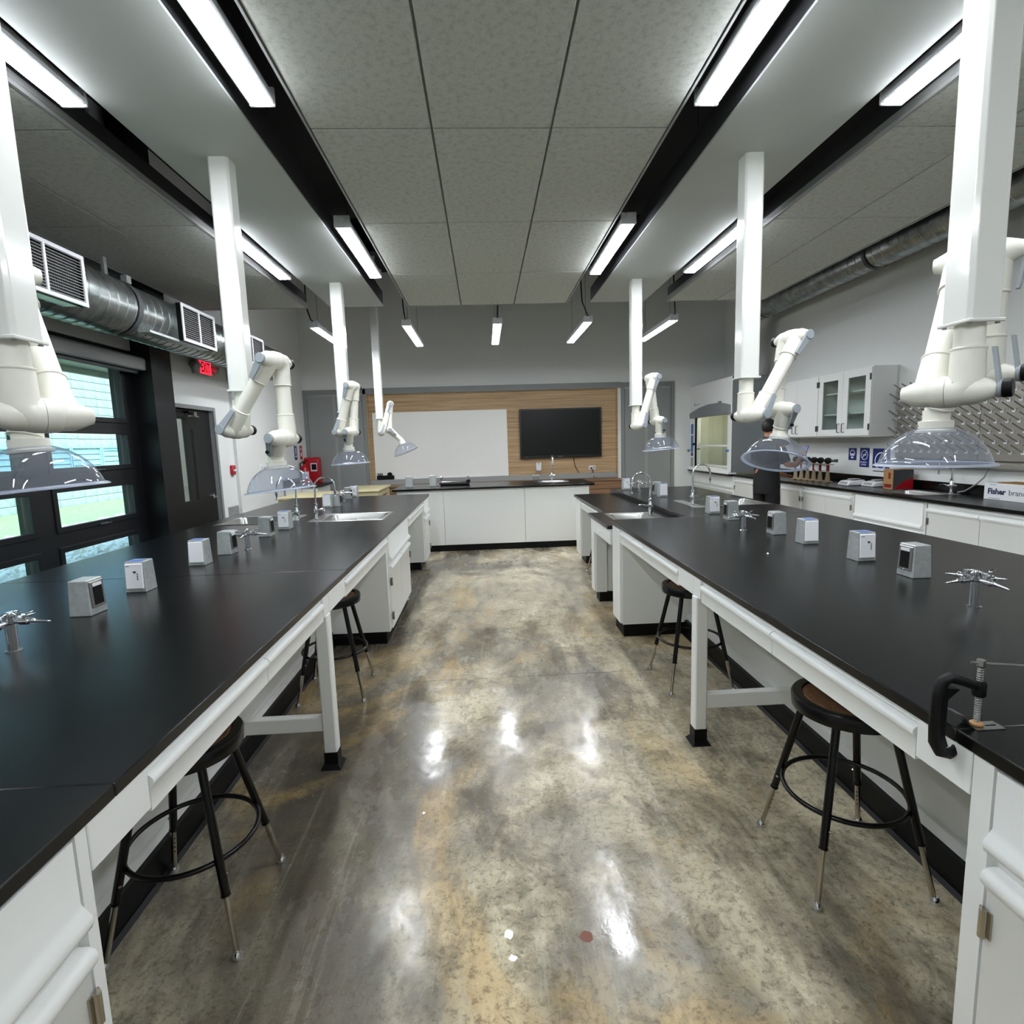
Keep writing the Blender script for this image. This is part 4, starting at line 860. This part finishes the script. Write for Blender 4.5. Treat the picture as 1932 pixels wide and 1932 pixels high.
tag(mk('power_cord', G().cyl((2.185, YF + .091, 1.0), (2.185, YF + .06, 1.0), .016).tube([(2.185, YF + .06, 1.0), (2.21, YF + .05, .96), (2.23, YF + .03, .85), (2.23, YF - .02, .7), (2.26, YF - .05, .815)], .008, 6), 'wire'), 'black power cord drooping from the white wall socket', 'cord')
# low back counter
t = thing('back_counter', 'oak fronted low counter below the whiteboard', 'counter', (.2, 10.8, 0))
mk('carcass', G().box(-2.25, 2.66, 10.62, YF + .02, .06, .775), 'woodd', t, smooth=0)
mk('counter_top', G().box(-2.28, 2.69, 10.58, YF + .02, .776, .80), 'woodd', t, bev=.003, smooth=0)
for k in range(6):
    a = -2.24 + k * .817
    for z0, z1 in ((.62, .765), (.35, .61), (.08, .34)): mk('drawer_front', G().box(a, a + .805, 10.60, 10.62, z0, z1), 'woodd', t, bev=.002, smooth=0)
t = thing('pen_holder', 'black tray of pens and a round eraser at the lower left of the whiteboard', 'pen holder', (-2.0, YF + .04, .905))
mk('tray', G().box(-2.19, -1.85, YF + .01, YF + .075, .905, .985), 'black', t, bev=.008); mk('round_eraser', G().cyl((-1.935, YF + .03, 1.0), (-1.935, YF + .07, 1.0), .048, n=24), 'black', t)
for k in range(5): mk('pen', G().cyl((-2.165 + k * .02, YF + .045, .93), (-2.172 + k * .023, YF + .045, 1.035), .006, n=8), 'black', t)
# plywood carts at the far left
for i, (x0, x1, y0, y1, z, lab) in enumerate(((-2.42, -1.76, 9.10, 10.25, .865, 'pale plywood work table beyond the left bench'), (-3.15, -2.50, 8.3, 9.4, .85, 'second pale plywood table farther left beyond the bench'))):
    t = thing('work_table', lab, 'table', ((x0 + x1) / 2, (y0 + y1) / 2, 0), group='pale plywood tables')
    mk('tabletop', G().box(x0, x1, y0, y1, z - .03, z), 'ply', t, bev=.004, smooth=0)
    mk('apron', G().cells('z', (x0 + .03, x1 - .03), (y0 + .03, y1 - .03), z - .12, z - .03, [(x0 + .06, x1 - .06, y0 + .06, y1 - .06)]), 'ply', t, smooth=0)
    for lx in (x0 + .03, x1 - .09):
        for ly in (y0 + .03, y1 - .09): mk('leg', G().box(lx, lx + .06, ly, ly + .06, 0, z - .12), 'ply', t, bev=.003, smooth=0)
t = thing('side_counter', 'black topped white counter along the far left wall', 'counter', (-3.2, 10.1, 0))
mk('body', G().box(-3.52, -2.95, 9.75, 10.52, 0, .90), 'white', t, smooth=0); mk('counter_top', G().box(-3.53, -2.90, 9.70, 10.54, .90, .935), 'bench', t, bev=.003); mk('splash', G().box(-3.53, -3.51, 9.70, 10.54, .935, 1.03), 'bench', t, smooth=0)
for k in (0, 1): mk('door', G().box(-3.50 + k * .28, -3.23 + k * .28, 9.73, 9.75, .1, .88), 'white', t, bev=.003, smooth=0)

# ================================================================== RIGHT WALL
t = thing('worktop', 'black worktop with upstand along the right wall', 'worktop', (4.6, 4, .884))
mk('slab', G().cells('z', (4.235, 4.918), (2.68, 9.21), .884, TOP, [HC]), 'bench', t, bev=.003); mk('backsplash', G().box(4.893, 4.918, 2.68, 9.21, TOP, 1.015), 'bench', t, bev=.002, smooth=0)
bnd = [(2.7, 3.9), (3.9, 5.07), (5.09, 6.12), (6.14, 7.17), (7.19, 8.18), (8.2, 9.2)]
nm = ['nearest the viewer along the right wall, mostly hidden by the bench', 'with two plain doors below the printed white box',
      'with one wide drawer front below the right wall sink', 'with two doors below the white balances', 'behind the person in black', 'next to the fume hood']
for i, (a, b) in enumerate(bnd):
    mid = (a + b) / 2
    if i == 2: parts = [('drawer', a + .02, b - .02, .60, .862), ('door', a + .02, mid - .004, .11, .57, 'l'), ('door', mid + .004, b - .02, .11, .57, 'r')]
    else: parts = [('panel', a + .02, b - .02, .845, .872), ('door', a + .02, mid - .004, .11, .825, 'l'), ('door', mid + .004, b - .02, .11, .825, 'r')]
    cabinet('white base cabinet ' + nm[i], 4.915, 4.285, -1, a, b, .883, parts, 'white base cabinets along the right wall', holes=[HC] if i == 2 else ())
# wall cabinets
def upper(y0, y1, glass, label):
    t = thing('wall_cabinet', label, 'cabinet', (4.75, (y0 + y1) / 2, 1.515)); z0, z1, xf = 1.515, 2.345, 4.60
    mk('body', G().cells('x', (y0, y1), (z0, z1), xf, 4.90, [(y0 + .02, y1 - .02, z0 + .02, z1 - .02)]).box(4.895, 4.918, y0, y1, z0, z1), 'white', t, smooth=0)
    ym = (y0 + y1) / 2
    if glass:
        for z in (1.80, 2.07): mk('shelf', G().box(xf + .03, 4.89, y0 + .02, y1 - .02, z, z + .02), 'white', t, smooth=0)
    for a, b, hs in ((y0 + .004, ym - .002, 'l'), (ym + .002, y1 - .004, 'r')):
        if glass:
            d = mk('door', G().cells('x', (a, b), (z0 + .015, z1 - .015), xf - .02, xf - .001, [(a + .10, b - .10, z0 + .10, z1 - .10)]), 'white', t, smooth=0, bev=.002)
            mk('door_glass', G().box(xf - .012, xf - .008, a + .10, b - .10, z0 + .10, z1 - .10), 'clear', d, smooth=0)
        else: d = mk('door', G().box(xf - .02, xf - .001, a, b, z0 + .015, z1 - .015), 'white', t, smooth=0, bev=.002)
        yh = a + .012 if hs == 'l' else b - .012
        for z in (z0 + .08, z1 - .16): mk('hinge', G().box(xf - .026, xf - .019, yh - .012, yh + .012, z, z + .075).cyl((xf - .026, yh, z), (xf - .026, yh, z + .075), .006, n=8), 'dgrey', d)
        yp = b - .045 if hs == 'l' else a + .045
        mk('pull', G().tube([(xf - .02, yp, z0 + .06), (xf - .05, yp, z0 + .06), (xf - .05, yp, z0 + .17), (xf - .02, yp, z0 + .17)], .006, 8), 'dgrey', d)
upper(6.36, 7.395, True, 'white wall cabinet with two glazed doors on the right wall'); upper(7.40, 8.43, False, 'white wall cabinet with two solid doors beside the glazed one')
mk_ = tag(mk('end_bracket', G().prism([(4.60, 1.512), (4.915, 1.512), (4.915, 1.36), (4.62, 1.36)], 'y', 8.38, 8.42), 'white', smooth=0), 'white bracket panel below the solid wall cabinet', 'bracket')
# peg board drying rack
t = thing('drying_rack', 'steel pegboard drying rack on the right wall', 'rack', (4.91, 5.3, 1.25))
mk('rack_board', G().box(4.902, 4.918, 4.2, 6.34, 1.26, 2.07), 'rackst', t, smooth=0)
mk('seam', G().box(4.9005, 4.902, 5.235, 5.241, 1.26, 2.07), 'dgrey', t, smooth=0)
mk('drip_trough', G().prism([(4.918, 1.255), (4.80, 1.215), (4.80, 1.235), (4.79, 1.235), (4.79, 1.20), (4.918, 1.17)], 'y', 4.2, 6.3), 'rackst', t, smooth=0)
mk('drain_hose', G().tube([(4.85, 5.05, 1.19), (4.86, 5.1, 1.1), (4.87, 5.2, 1.02), (4.86, 5.3, .95), (4.82, 5.35, .93)], .007, 6), 'grey', t)
pg = None; n_p = 0
for r in range(8):
    for c in range(18):
        y = 4.3 + c * .118 + (.059 if r % 2 else 0); z = 1.34 + r * .098
        if y > 6.31: continue
        if pg is None:
            pg = mk('peg', G().tube([(0, 0, 0), (-.125, 0, .075)], .0065, 6).lathe((-.125, 0, .075), (-.85, 0, .5), [(.0085, 0), (.006, .008)], 6), 'rackst', base=(0, 0, 0))
            pb2 = mk('peg_base', G().box(-.008, 0, -.016, .016, -.016, .016), 'plate', base=(0, 0, 0), smooth=0)
            pg.parent = t; pb2.parent = pg; pg.location = (4.902 - 4.91, y - 5.3, z - 1.25)
        else:
            p = copypart(pg, t, (4.902 - 4.91, y - 5.3, z - 1.25)); copypart(pb2, p, (0, 0, 0))
# signs on the right wall
xs2 = 4.919
RX = Matrix.Rotation(-PI / 2, 4, 'Z') @ Matrix.Rotation(PI / 2, 4, 'X')
def rsign(y0, y1, z0, z1, label, kind):
    t = thing('safety_sign', label, 'sign', (xs2, (y0 + y1) / 2, z0), group='navy safety signs on the right wall')
    f = mk('sign_plate', G().box(xs2 - .004, xs2, y0, y1, z0, z1), 'sign', t, smooth=0); yc = (y0 + y1) / 2; x = xs2 - .005
    zc = z1 - (y1 - y0) * .52; r = (y1 - y0) * .37
    def ring(r0, r1, cz, a0=0, a1=2 * PI, n=24):
        g = G()
        for k in range(n):
            a = a0 + (a1 - a0) * k / n; b = a0 + (a1 - a0) * (k + 1) / n
            g.prism([(yc + r0 * math.cos(a), cz + r0 * math.sin(a)), (yc + r1 * math.cos(a), cz + r1 * math.sin(a)), (yc + r1 * math.cos(b), cz + r1 * math.sin(b)), (yc + r0 * math.cos(b), cz + r0 * math.sin(b))], 'x', x, x + .001)
        return g
    if kind == 'face':
        g = ring(r * .75, r * .95, zc + .005, 0, PI); g.box(x, x + .001, yc - r * .75, yc + r * .75, zc - .02, zc + .012); g.box(x, x + .001, yc - r * .4, yc + r * .4, zc - .055, zc - .03)
        mk('pictogram', g, 'pale', f, smooth=0)
    else:
        g = ring(r * .86, r, zc); c, s = math.cos(PI * .75), math.sin(PI * .75); w_ = r * .07
        g.prism([(yc + r * c - w_ * s, zc + r * s + w_ * c), (yc - r * c - w_ * s, zc - r * s + w_ * c), (yc - r * c + w_ * s, zc - r * s - w_ * c), (yc + r * c + w_ * s, zc + r * s - w_ * c)], 'x', x, x + .001)
        if kind == 'smoke': g.box(x, x + .001, yc - r * .5, yc + r * .5, zc - .006, zc + .006)
        else: g.box(x, x + .001, yc - r * .15, yc + r * .3, zc - r * .5, zc + r * .2); g.box(x, x + .001, yc - r * .4, yc - r * .15, zc - r * .5, zc - r * .1)
        mk('pictogram', g, 'pale', f, smooth=0)
        if kind == 'smoke':
            for k, (s_, sz_) in enumerate((('PROHIBIDO', .024), ('FUMAR', .030))):
                text('sign_lettering', s_, sz_, 'pale', f, Matrix.Translation((x, y1 - .012 - k * .02, z0 + .055 - k * .034)) @ RX)
rsign(7.045, 7.20, 1.205, 1.362, 'square navy safety sign with a masked face picture', 'face')
rsign(6.80, 6.975, 1.12, 1.368, 'navy no smoking sign with two lines of lettering', 'smoke')
rsign(6.44, 6.735, 1.12, 1.362, 'larger navy prohibition sign half behind the clear hood', 'hand')
tag(mk('marker_strip', G().box(4.916, 4.919, 6.42, 6.72, 1.075, 1.085), 'black', smooth=0), 'thin black strip on the wall below the navy signs', 'strip')
# microscopes
GM = 'brass coloured microscopes in a row'
mi = thing('microscope', 'nearest microscope of the row, stage arm turned right', 'microscope', (0, 0, 0), group=GM)
mk('base', G().lathe((0, 0, 0), (0, 0, 1), [(.060, 0), (.063, .006), (.060, .014), (.03, .018)], 24).box(-.03, .03, -.08, .02, 0, .014), 'brass', mi, bev=.002)
mk('pillar', G().hexa([(-.034, -.012, .014), (.034, -.012, .014), (.034, .012, .014), (-.034, .012, .014)], [(-.014, -.010, .16), (.014, -.010, .16), (.014, .010, .16), (-.014, .010, .16)]), 'brass', mi, bev=.003)
mk('red_arm', G().box(-.016, .016, -.014, .014, .15, .235), 'darkred', mi, bev=.003)
mk('stage', G().box(-.058, .058, -.055, .05, .235, .245).box(-.13, .0, -.02, .02, .238, .244), 'brass', mi, bev=.002)
mk('tag_card', G().box(-.075, -.018, -.018, -.016, .165, .234), 'plate', mi, smooth=0)
mk('head', G().lathe((0, -.03, .29), (0, 1, 0), [(.02, 0), (.040, .006), (.042, .04), (.036, .055), (.02, .06)], 20), 'black', mi); mk('eyepiece', G().cyl((.02, 0, .285), (.10, .0, .292), .014, .017).box(.085, .115, -.02, .02, .27, .31), 'dgrey', mi)
mk('support', G().cyl((0, 0, .24), (0, 0, .29), .012), 'black', mi)
mi.location = (4.59, 7.13, TOP); mi.rotation_euler = (0, 0, -1.0)
for k, lab in enumerate(('second microscope from the near end of the row', 'third microscope from the near end of the row', 'fourth microscope from the near end of the row', 'fifth microscope from the near end, by the phone hand', 'farthest microscope of the row behind the hand')):
    dup(mi, (4.587 - .004 * k, 7.29 + k * .142, TOP), -1.0 - .04 * (k % 3), lab, GM)
# balances
for i, (y, x, lab) in enumerate(((6.66, 4.60, 'white electronic balance on the right counter, nearer the edge'), (6.42, 4.74, 'second white balance behind the first beside the cardboard box'))):
    t = thing('balance', lab, 'balance', (x, y, TOP), group='white balances')
    mk('case', G().hexa([(x - .12, y - .11, TOP + .004), (x + .12, y - .11, TOP + .004), (x + .12, y + .11, TOP + .004), (x - .12, y + .11, TOP + .004)], [(x - .08, y - .10, TOP + .055), (x + .11, y - .10, TOP + .07), (x + .11, y + .10, TOP + .07), (x - .08, y + .10, TOP + .055)]), 'plate', t, bev=.01)
    mk('pan', G().lathe((x + .03, y, TOP + .064), (0, 0, 1), [(.03, 0), (.07, .012), (.07, .016)], 20), 'grey', t); mk('keypad', G().hexa([(x - .112, y - .07, TOP + .018), (x - .10, y - .07, TOP + .018), (x - .10, y + .07, TOP + .018), (x - .112, y + .07, TOP + .018)], [(x - .092, y - .07, TOP + .045), (x - .085, y - .07, TOP + .045), (x - .085, y + .07, TOP + .045), (x - .092, y + .07, TOP + .045)]), 'grey', t)
    mk('foot', G().box(x - .11, x + .11, y - .1, y + .1, TOP, TOP + .004), 'black', t, smooth=0)
tag(mk('black_cable', G().tube([(4.84, 6.75, TOP + .012), (4.80, 6.6, TOP + .06), (4.83, 6.4, TOP + .09), (4.86, 6.2, TOP + .13), (4.82, 6.15, TOP + .10), (4.74, 6.15, TOP + .03), (4.70, 6.12, TOP + .008), (4.78, 6.05, TOP + .008)], .008, 6), 'wire'), 'loose black cable looping behind the white balances', 'cable')
# cardboard box
t = thing('cardboard_box', 'kraft cardboard box with red and grey printed side', 'box', (4.72, 5.98, TOP))
mk('carton', G().box(4.60, 4.84, 5.96, 6.11, TOP, TOP + .225), 'card', t, bev=.002, smooth=0)
mk('printed_side', G().box(4.603, 4.838, 5.957, 5.9598, TOP + .002, TOP + .223), 'dgrey', t, smooth=0); mk('red_print', G().prism([(4.605, TOP + .003), (4.837, TOP + .003), (4.837, TOP + .13), (4.74, TOP + .10)], 'y', 5.955, 5.957), 'red', t, smooth=0)
mk('printed_end', G().box(4.5985, 4.5998, 5.98, 6.09, TOP + .02, TOP + .06).box(4.5985, 4.5998, 6.0, 6.03, TOP + .12, TOP + .19), 'darkred', t, smooth=0)
# white printed carton
t = thing('printed_carton', 'white carton with navy lettering on the right wall counter', 'box', (4.8, 4.6, TOP))
c_ = mk('carton', G().box(4.70, 4.885, 4.30, 4.925, TOP, TOP + .155), 'plate', t, bev=.003, smooth=0)
mk('kraft_top', G().box(4.71, 4.88, 4.31, 4.80, TOP + .155, TOP + .165), 'card', t, smooth=0)
text('carton_lettering_bold', 'Fisher', .072, 'navytext', c_, Matrix.Translation((4.699, 4.885, TOP + .055)) @ RX @ Matrix.Shear('XZ', 4, (0, 0)), .0025)
text('carton_lettering', 'brand', .072, 'greytext', c_, Matrix.Translation((4.699, 4.885 - .205, TOP + .055)) @ RX)
mk('carton_small_print', G().box(4.699, 4.7, 4.87, 4.80, TOP + .138, TOP + .142).box(4.699, 4.7, 4.87, 4.76, TOP + .012, TOP + .016).box(4.699, 4.7, 4.55, 4.47, TOP + .125, TOP + .13), 'greytext', c_, smooth=0)
# fume hood
t = thing('fume_hood', 'white fume hood cabinet with grey visor in the far right corner', 'fume hood', (4.55, 10.2, .915))
hx = 4.215; y0, y1, z0, z1 = 9.225, 11.13, .945, 2.575; oy0, oy1, oz0, oz1 = 9.38, 10.86, .99, 1.98
mk('front_frame', G().cells('x', (y0, y1), (z0, z1), hx, hx + .12, [(oy0, oy1, oz0, oz1)]), 'white', t, smooth=0, bev=.003)
mk('side_panel', G().box(hx + .004, 4.915, y0 - .004, y0 + .03, z0, z1), 'fumegrey', t, smooth=0)
mk('far_side', G().box(hx + .12, 4.915, y1 - .03, y1, z0, z1), 'white', t, smooth=0); mk('top_panel', G().box(hx + .12, 4.915, y0 + .03, y1 - .03, z1 - .03, z1), 'white', t, smooth=0)
mk('liner', G().box(4.88, 4.91, y0 + .03, y1 - .03, z0, z1 - .03).box(hx + .12, 4.88, y0 + .03, y0 + .05, z0, 2.2).box(hx + .12, 4.88, y1 - .05, y1 - .03, z0, 2.2).box(hx + .12, 4.88, y0 + .05, y1 - .05, 2.18, 2.2), 'liner', t, smooth=0)
mk('hood_lamp', G().box(4.45, 4.62, 9.7, 10.6, 2.165, 2.18), 'hoodlamp', t, smooth=0)
mk('baffle', G().box(4.83, 4.84, 9.5, 10.75, 1.2, 2.1), 'liner', t, smooth=0)
mk('visor', G().prism([(y0 + .04, 1.94), (y1 - .06, 1.94), (y1 - .04, 2.0), (y1 - .06, 2.05), (10.6, 2.13), (10.2, 2.165), (9.8, 2.165), (9.5, 2.14), (y0 + .04, 2.10)], 'x', hx - .03, hx - .001), 'fumegrey', t, smooth=0, bev=.006)
mk('visor_knob', G().lathe((hx - .02, 9.62, 2.17), (0, 1, 0), [(.012, 0), (.022, .02), (.022, .08), (.012, .1)], 12), 'fumegrey', t)
mk('sash', G().cells('x', (oy0 + .01, oy1 - .01), (oz0 + .02, oz1), hx + .03, hx + .045, [(oy0 + .05, oy1 - .05, 1.42, oz1 - .03), (oy0 + .05, oy1 - .05, oz0 + .06, 1.385)]), 'white', t, smooth=0)
mk('sash_glass', G().box(hx + .036, hx + .039, oy0 + .05, oy1 - .05, oz0 + .06, oz1 - .03), 'clear', t, smooth=0)
mk('sash_track', G().box(hx - .001, hx + .028, oy1 - .03, oy1, oz0, oz1), 'black', t, smooth=0)
mk('airfoil', G().prism([(hx - .05, z0 - .028), (hx + .1, z0 - .028), (hx + .1, z0 + .03), (hx - .02, z0 + .02), (hx - .05, z0 - .01)], 'y', y0, y1), 'white', t, smooth=0)
for (a, b, c, m_) in ((1.63, 1.83, .035, 'sgnlt'), (1.27, 1.60, .035, 'sgnlt'), (1.19, 1.26, .035, 'sign'), (.98, 1.16, .04, 'grey')): mk('service_label', G().box(hx - .003, hx, 11.0 - c * 1.6, 11.0 + c * 1.6, a, b), m_, t, smooth=0)
for (y, z, m_) in ((11.12, 1.30, 'fumegrey'), (10.87, 1.43, 'black'), (10.6, 1.34, 'fumegrey'), (9.33, 1.32, 'blue')): mk('service_knob', G().cyl((hx, y, z), (hx - .045, y, z), .022, n=14), m_, t)
mk('clip', G().tube([(hx - .005, 10.86, 2.24), (hx - .02, 10.86, 2.19), (hx - .02, 10.6, 2.20)], .004, 6), 'dgrey', t)
mk('work_surface', G().box(hx - .04, 4.915, y0, y1, .884, .915), 'bench', t, smooth=0)
cabinet('white base cabinet with slatted drawers under the fume hood', 4.915, 4.285, -1, 9.225, 11.13, .883, [('drawer', 9.25, 10.17, .66, .872), ('drawer', 10.18, 11.11, .66, .872), ('door', 9.25, 10.17, .11, .63, 'l'), ('door', 10.18, 11.11, .11, .63, 'r')], 'white base cabinets along the right wall')

# ================================================================== PERSON
def skinmesh(name, pts, edges, mat, parent, root=0, sub=2):
    me = bpy.data.meshes.new(name); off = wloc(parent) if parent else Vector((0, 0, 0))
    me.from_pydata([tuple(Vector(p[:3]) - off) for p in pts], edges, [])
    o = bpy.data.objects.new(name, me); COL.objects.link(o); o.parent = parent
    md = o.modifiers.new('skin', 'SKIN'); sm = o.modifiers.new('sub', 'SUBSURF'); sm.levels = sub; sm.render_levels = sub
    for v, p in zip(me.skin_vertices[0].data, pts): v.radius = (p[3], p[4] if len(p) > 4 else p[3])
    me.skin_vertices[0].data[root].use_root = True; md.use_smooth_shade = True
    dg = bpy.context.evaluated_depsgraph_get(); m2 = bpy.data.meshes.new_from_object(o.evaluated_get(dg)); o.modifiers.clear(); o.data = m2
    m2.materials.clear(); m2.materials.append(M[mat]); m2.shade_smooth(); return o
PX, PY = 3.84, 7.30; pr = thing('person', 'person in black clothes seen from behind, holding up a phone', 'person', (PX, PY, 0))
f = Vector((math.cos(.40), math.sin(.40), 0)); l_ = Vector((-f.y, f.x, 0)); O = Vector((PX, PY, 0))
def W(a, b, z): p = O + f * a + l_ * b; return (p.x, p.y, z)     # forward, left, up
def chain(*n): return [(n[i], n[i + 1]) for i in range(len(n) - 1)]
rh = Vector(W(.50, -.17, 1.265)); lh = Vector(W(.52, .08, 1.00))
pts = [(*W(0, 0, .95), .15, .12), (*W(0, 0, 1.15), .14, .10), (*W(.01, 0, 1.33), .165, .10), (*W(.0, 0, 1.45), .10, .085), (*W(.02, 0, 1.53), .052), (*W(.035, 0, 1.60), .07), (*W(.04, 0, 1.68), .088, .088), (*W(.035, 0, 1.735), .07),
       (*W(0, -.19, 1.425), .062), (*W(.06, -.26, 1.17), .046), (*W(.30, -.22, 1.16), .040), (*(rh - f * .07 - Z3 * .03), .028), 
       (*W(0, .19, 1.425), .062), (*W(.08, .24, 1.16), .046), (*W(.32, .15, 1.05), .038), (*(lh - f * .07), .028),
       (*W(0, -.10, .88), .088), (*W(.02, -.11, .50), .060), (*W(-.02, -.12, .09), .042), (*W(.12, -.13, .035), .035), (*W(0, .10, .88), .088), (*W(.02, .11, .50), .060), (*W(-.02, .12, .09), .042), (*W(.12, .13, .035), .035)]
for base, hd, sd in ((11, rh, -1), (15, lh, 1)):
    up = Z3 if base == 11 else f
    k0 = len(pts); pts.append((*(hd - f * .015 - (Z3 * .01 if base == 11 else Vector((0, 0, 0)))), .030, .018))
side_ = l_
ed = chain(0, 1, 2, 3, 4, 5, 6, 7) + chain(3, 8, 9, 10, 11, 24) + chain(3, 12, 13, 14, 15, 25) + chain(0, 16, 17, 18, 19) + chain(0, 20, 21, 22, 23)
body = skinmesh('body', pts, ed, 'skin', pr)
def hand(hd, updir, across, thumb, fold):
    for i in range(4):
        b0 = hd + across * (.026 - .0175 * i) + updir * .02; L = (.072, .082, .076, .060)[i]
        p = [(*b0, .0095), (*(b0 + updir * L * .45 + fold * .006), .009), (*(b0 + updir * L * .75 + fold * .022), .0085), (*(b0 + updir * L * .9 + fold * .04), .0075)]
        skinmesh('finger', p, chain(0, 1, 2, 3), 'skin', body, sub=1)
    p = [(*(hd + across * thumb * .03 - updir * .01), .012), (*(hd + across * thumb * .05 + updir * .02 + fold * .01), .010), (*(hd + across * thumb * .042 + updir * .052 + fold * .02), .0085)]
    skinmesh('thumb', p, chain(0, 1, 2), 'skin', body, sub=1)
hand(rh, (Z3 * .9 + f * .4).normalized(), l_, 1, -f * .8 + l_ * .2); hand(lh, (f - Z3 * .15).normalized(), l_, -1, -Z3)
def ring(cf, cl, z, wl_, wf_, n=20): return [W(cf + wf_ * math.sin(2 * PI * k / n), cl + wl_ * math.cos(2 * PI * k / n), z) for k in range(n)]
g = loft(G(), [ring(.0, 0, .86, .195, .14), ring(.0, 0, .95, .19, .135), ring(.0, 0, 1.08, .175, .125), ring(.0, 0, 1.22, .19, .13), ring(0, 0, 1.35, .215, .13), ring(0, 0, 1.43, .205, .115), ring(.0, 0, 1.48, .14, .095), ring(.012, 0, 1.515, .075, .072), ring(.02, 0, 1.55, .066, .066)])
for sh_, el_ in ((W(0, -.16, 1.43), W(.05, -.255, 1.20)), (W(0, .16, 1.43), W(.06, .24, 1.20))):
    a_, b_ = Vector(sh_), Vector(el_); g.tube([a_, a_.lerp(b_, .3) + l_ * (-.03 if b_.y < a_.y else .03) * 0, a_.lerp(b_, .7), b_], [.062, .076, .070, .062], 14)
mk('shirt', g, 'cloth', pr, smooth=60)
g = loft(G(), [ring(0, 0, .95, .18, .13), ring(0, 0, .86, .19, .14), ring(0, 0, .78, .185, .135)])
for s_ in (-1, 1): g.tube([W(0, s_ * .095, .84), W(.01, s_ * .10, .70), W(.02, s_ * .11, .48), W(0, s_ * .12, .25), W(-.01, s_ * .12, .06)], [.098, .095, .078, .072, .068], 16)
mk('trousers', g, 'cloth', pr, smooth=60)
for b in (-.13, .13):
    c = Vector(W(.05, b, 0)); mk('shoe', loft(G(), [[(*(c + f * (.14 * math.cos(k * PI / 8)) + l_ * (.05 * math.sin(k * PI / 8)))[:2], z) for k in range(16)] if s == 1 else [(*(c + f * (.14 * s * math.cos(k * PI / 8) - .02) + l_ * (.05 * s * math.sin(k * PI / 8)))[:2], z) for k in range(16)] for z, s in ((0, 1), (.04, 1), (.075, .8), (.09, .5))]), 'black', pr, smooth=60)
hc = Vector(W(.035, 0, 1.685)); g = G()
for i in range(9):
    th = i / 8 * PI * .74
    for k in range(20):
        a = 2 * PI * k / 20; v = l_ * math.cos(a) * math.sin(th) * .092 + f * math.sin(a) * math.sin(th) * .102 + Z3 * math.cos(th) * .102
        lowcut = 1 if math.sin(a) < .35 or th < 1.0 else .86
        g.v.append(tuple(hc + v * lowcut - f * .012 + Z3 * .004 * math.sin(5 * a + i)))
for i in range(8):
    for k in range(20): g.f.append((i * 20 + k, i * 20 + (k + 1) % 20, (i + 1) * 20 + (k + 1) % 20, (i + 1) * 20 + k))
mk('hair', g, 'hair', pr, smooth=180)
for s in (-1, 1): mk('ear', G().lathe(hc + l_ * s * .084 - Z3 * .02 + f * .0, l_ * s, [(.022, 0), (.024, .006), (.014, .012)], 12), 'skin', body, smooth=60)
mk('nose', G().lathe(hc + f * .082 - Z3 * .015, (f - Z3 * .5), [(.006, 0), (.014, .02), (.006, .03)], 10), 'skin', body, smooth=60)
for s in (-1, 1): mk('eye', G().lathe(hc + f * .080 + l_ * s * .032 + Z3 * .004, f, [(.011, 0), (.008, .006)], 10), 'hair', body)
mk('mouth', G().box(0, .01, -.02, .02, 0, .006).add([], []), 'darkred', body) if 0 else mk('mouth', G().tube([hc + f * .083 + l_ * .022 - Z3 * .055, hc + f * .089 - Z3 * .057, hc + f * .083 - l_ * .022 - Z3 * .055], .004, 6), 'darkred', body)
ph = thing('phone', 'dark phone held up in the raised hand', 'phone', tuple(rh + f * .025 + Z3 * .02))
pn = (f * .9 - Z3 * .35).normalized(); pu = (Z3 - pn * Z3.dot(pn)).normalized(); pl = pn.cross(pu); c = rh + f * .028 + Z3 * .075
def pc(a, b, d): return c + pl * a + pu * b + pn * d
mk('phone_body', G().hexa([pc(-.037, -.075, 0), pc(.037, -.075, 0), pc(.037, -.075, .009), pc(-.037, -.075, .009)], [pc(-.037, .075, 0), pc(.037, .075, 0), pc(.037, .075, .009), pc(-.037, .075, .009)]), 'black', ph, bev=.003)
mk('phone_screen', G().hexa([pc(-.033, -.068, -.0006), pc(.033, -.068, -.0006), pc(.033, -.068, 0), pc(-.033, -.068, 0)], [pc(-.033, .068, -.0006), pc(.033, .068, -.0006), pc(.033, .068, 0), pc(-.033, .068, 0)]), pmat('phone_display', '#1c2038', .2, emis='#4a5488', es=.35), ph, smooth=0)
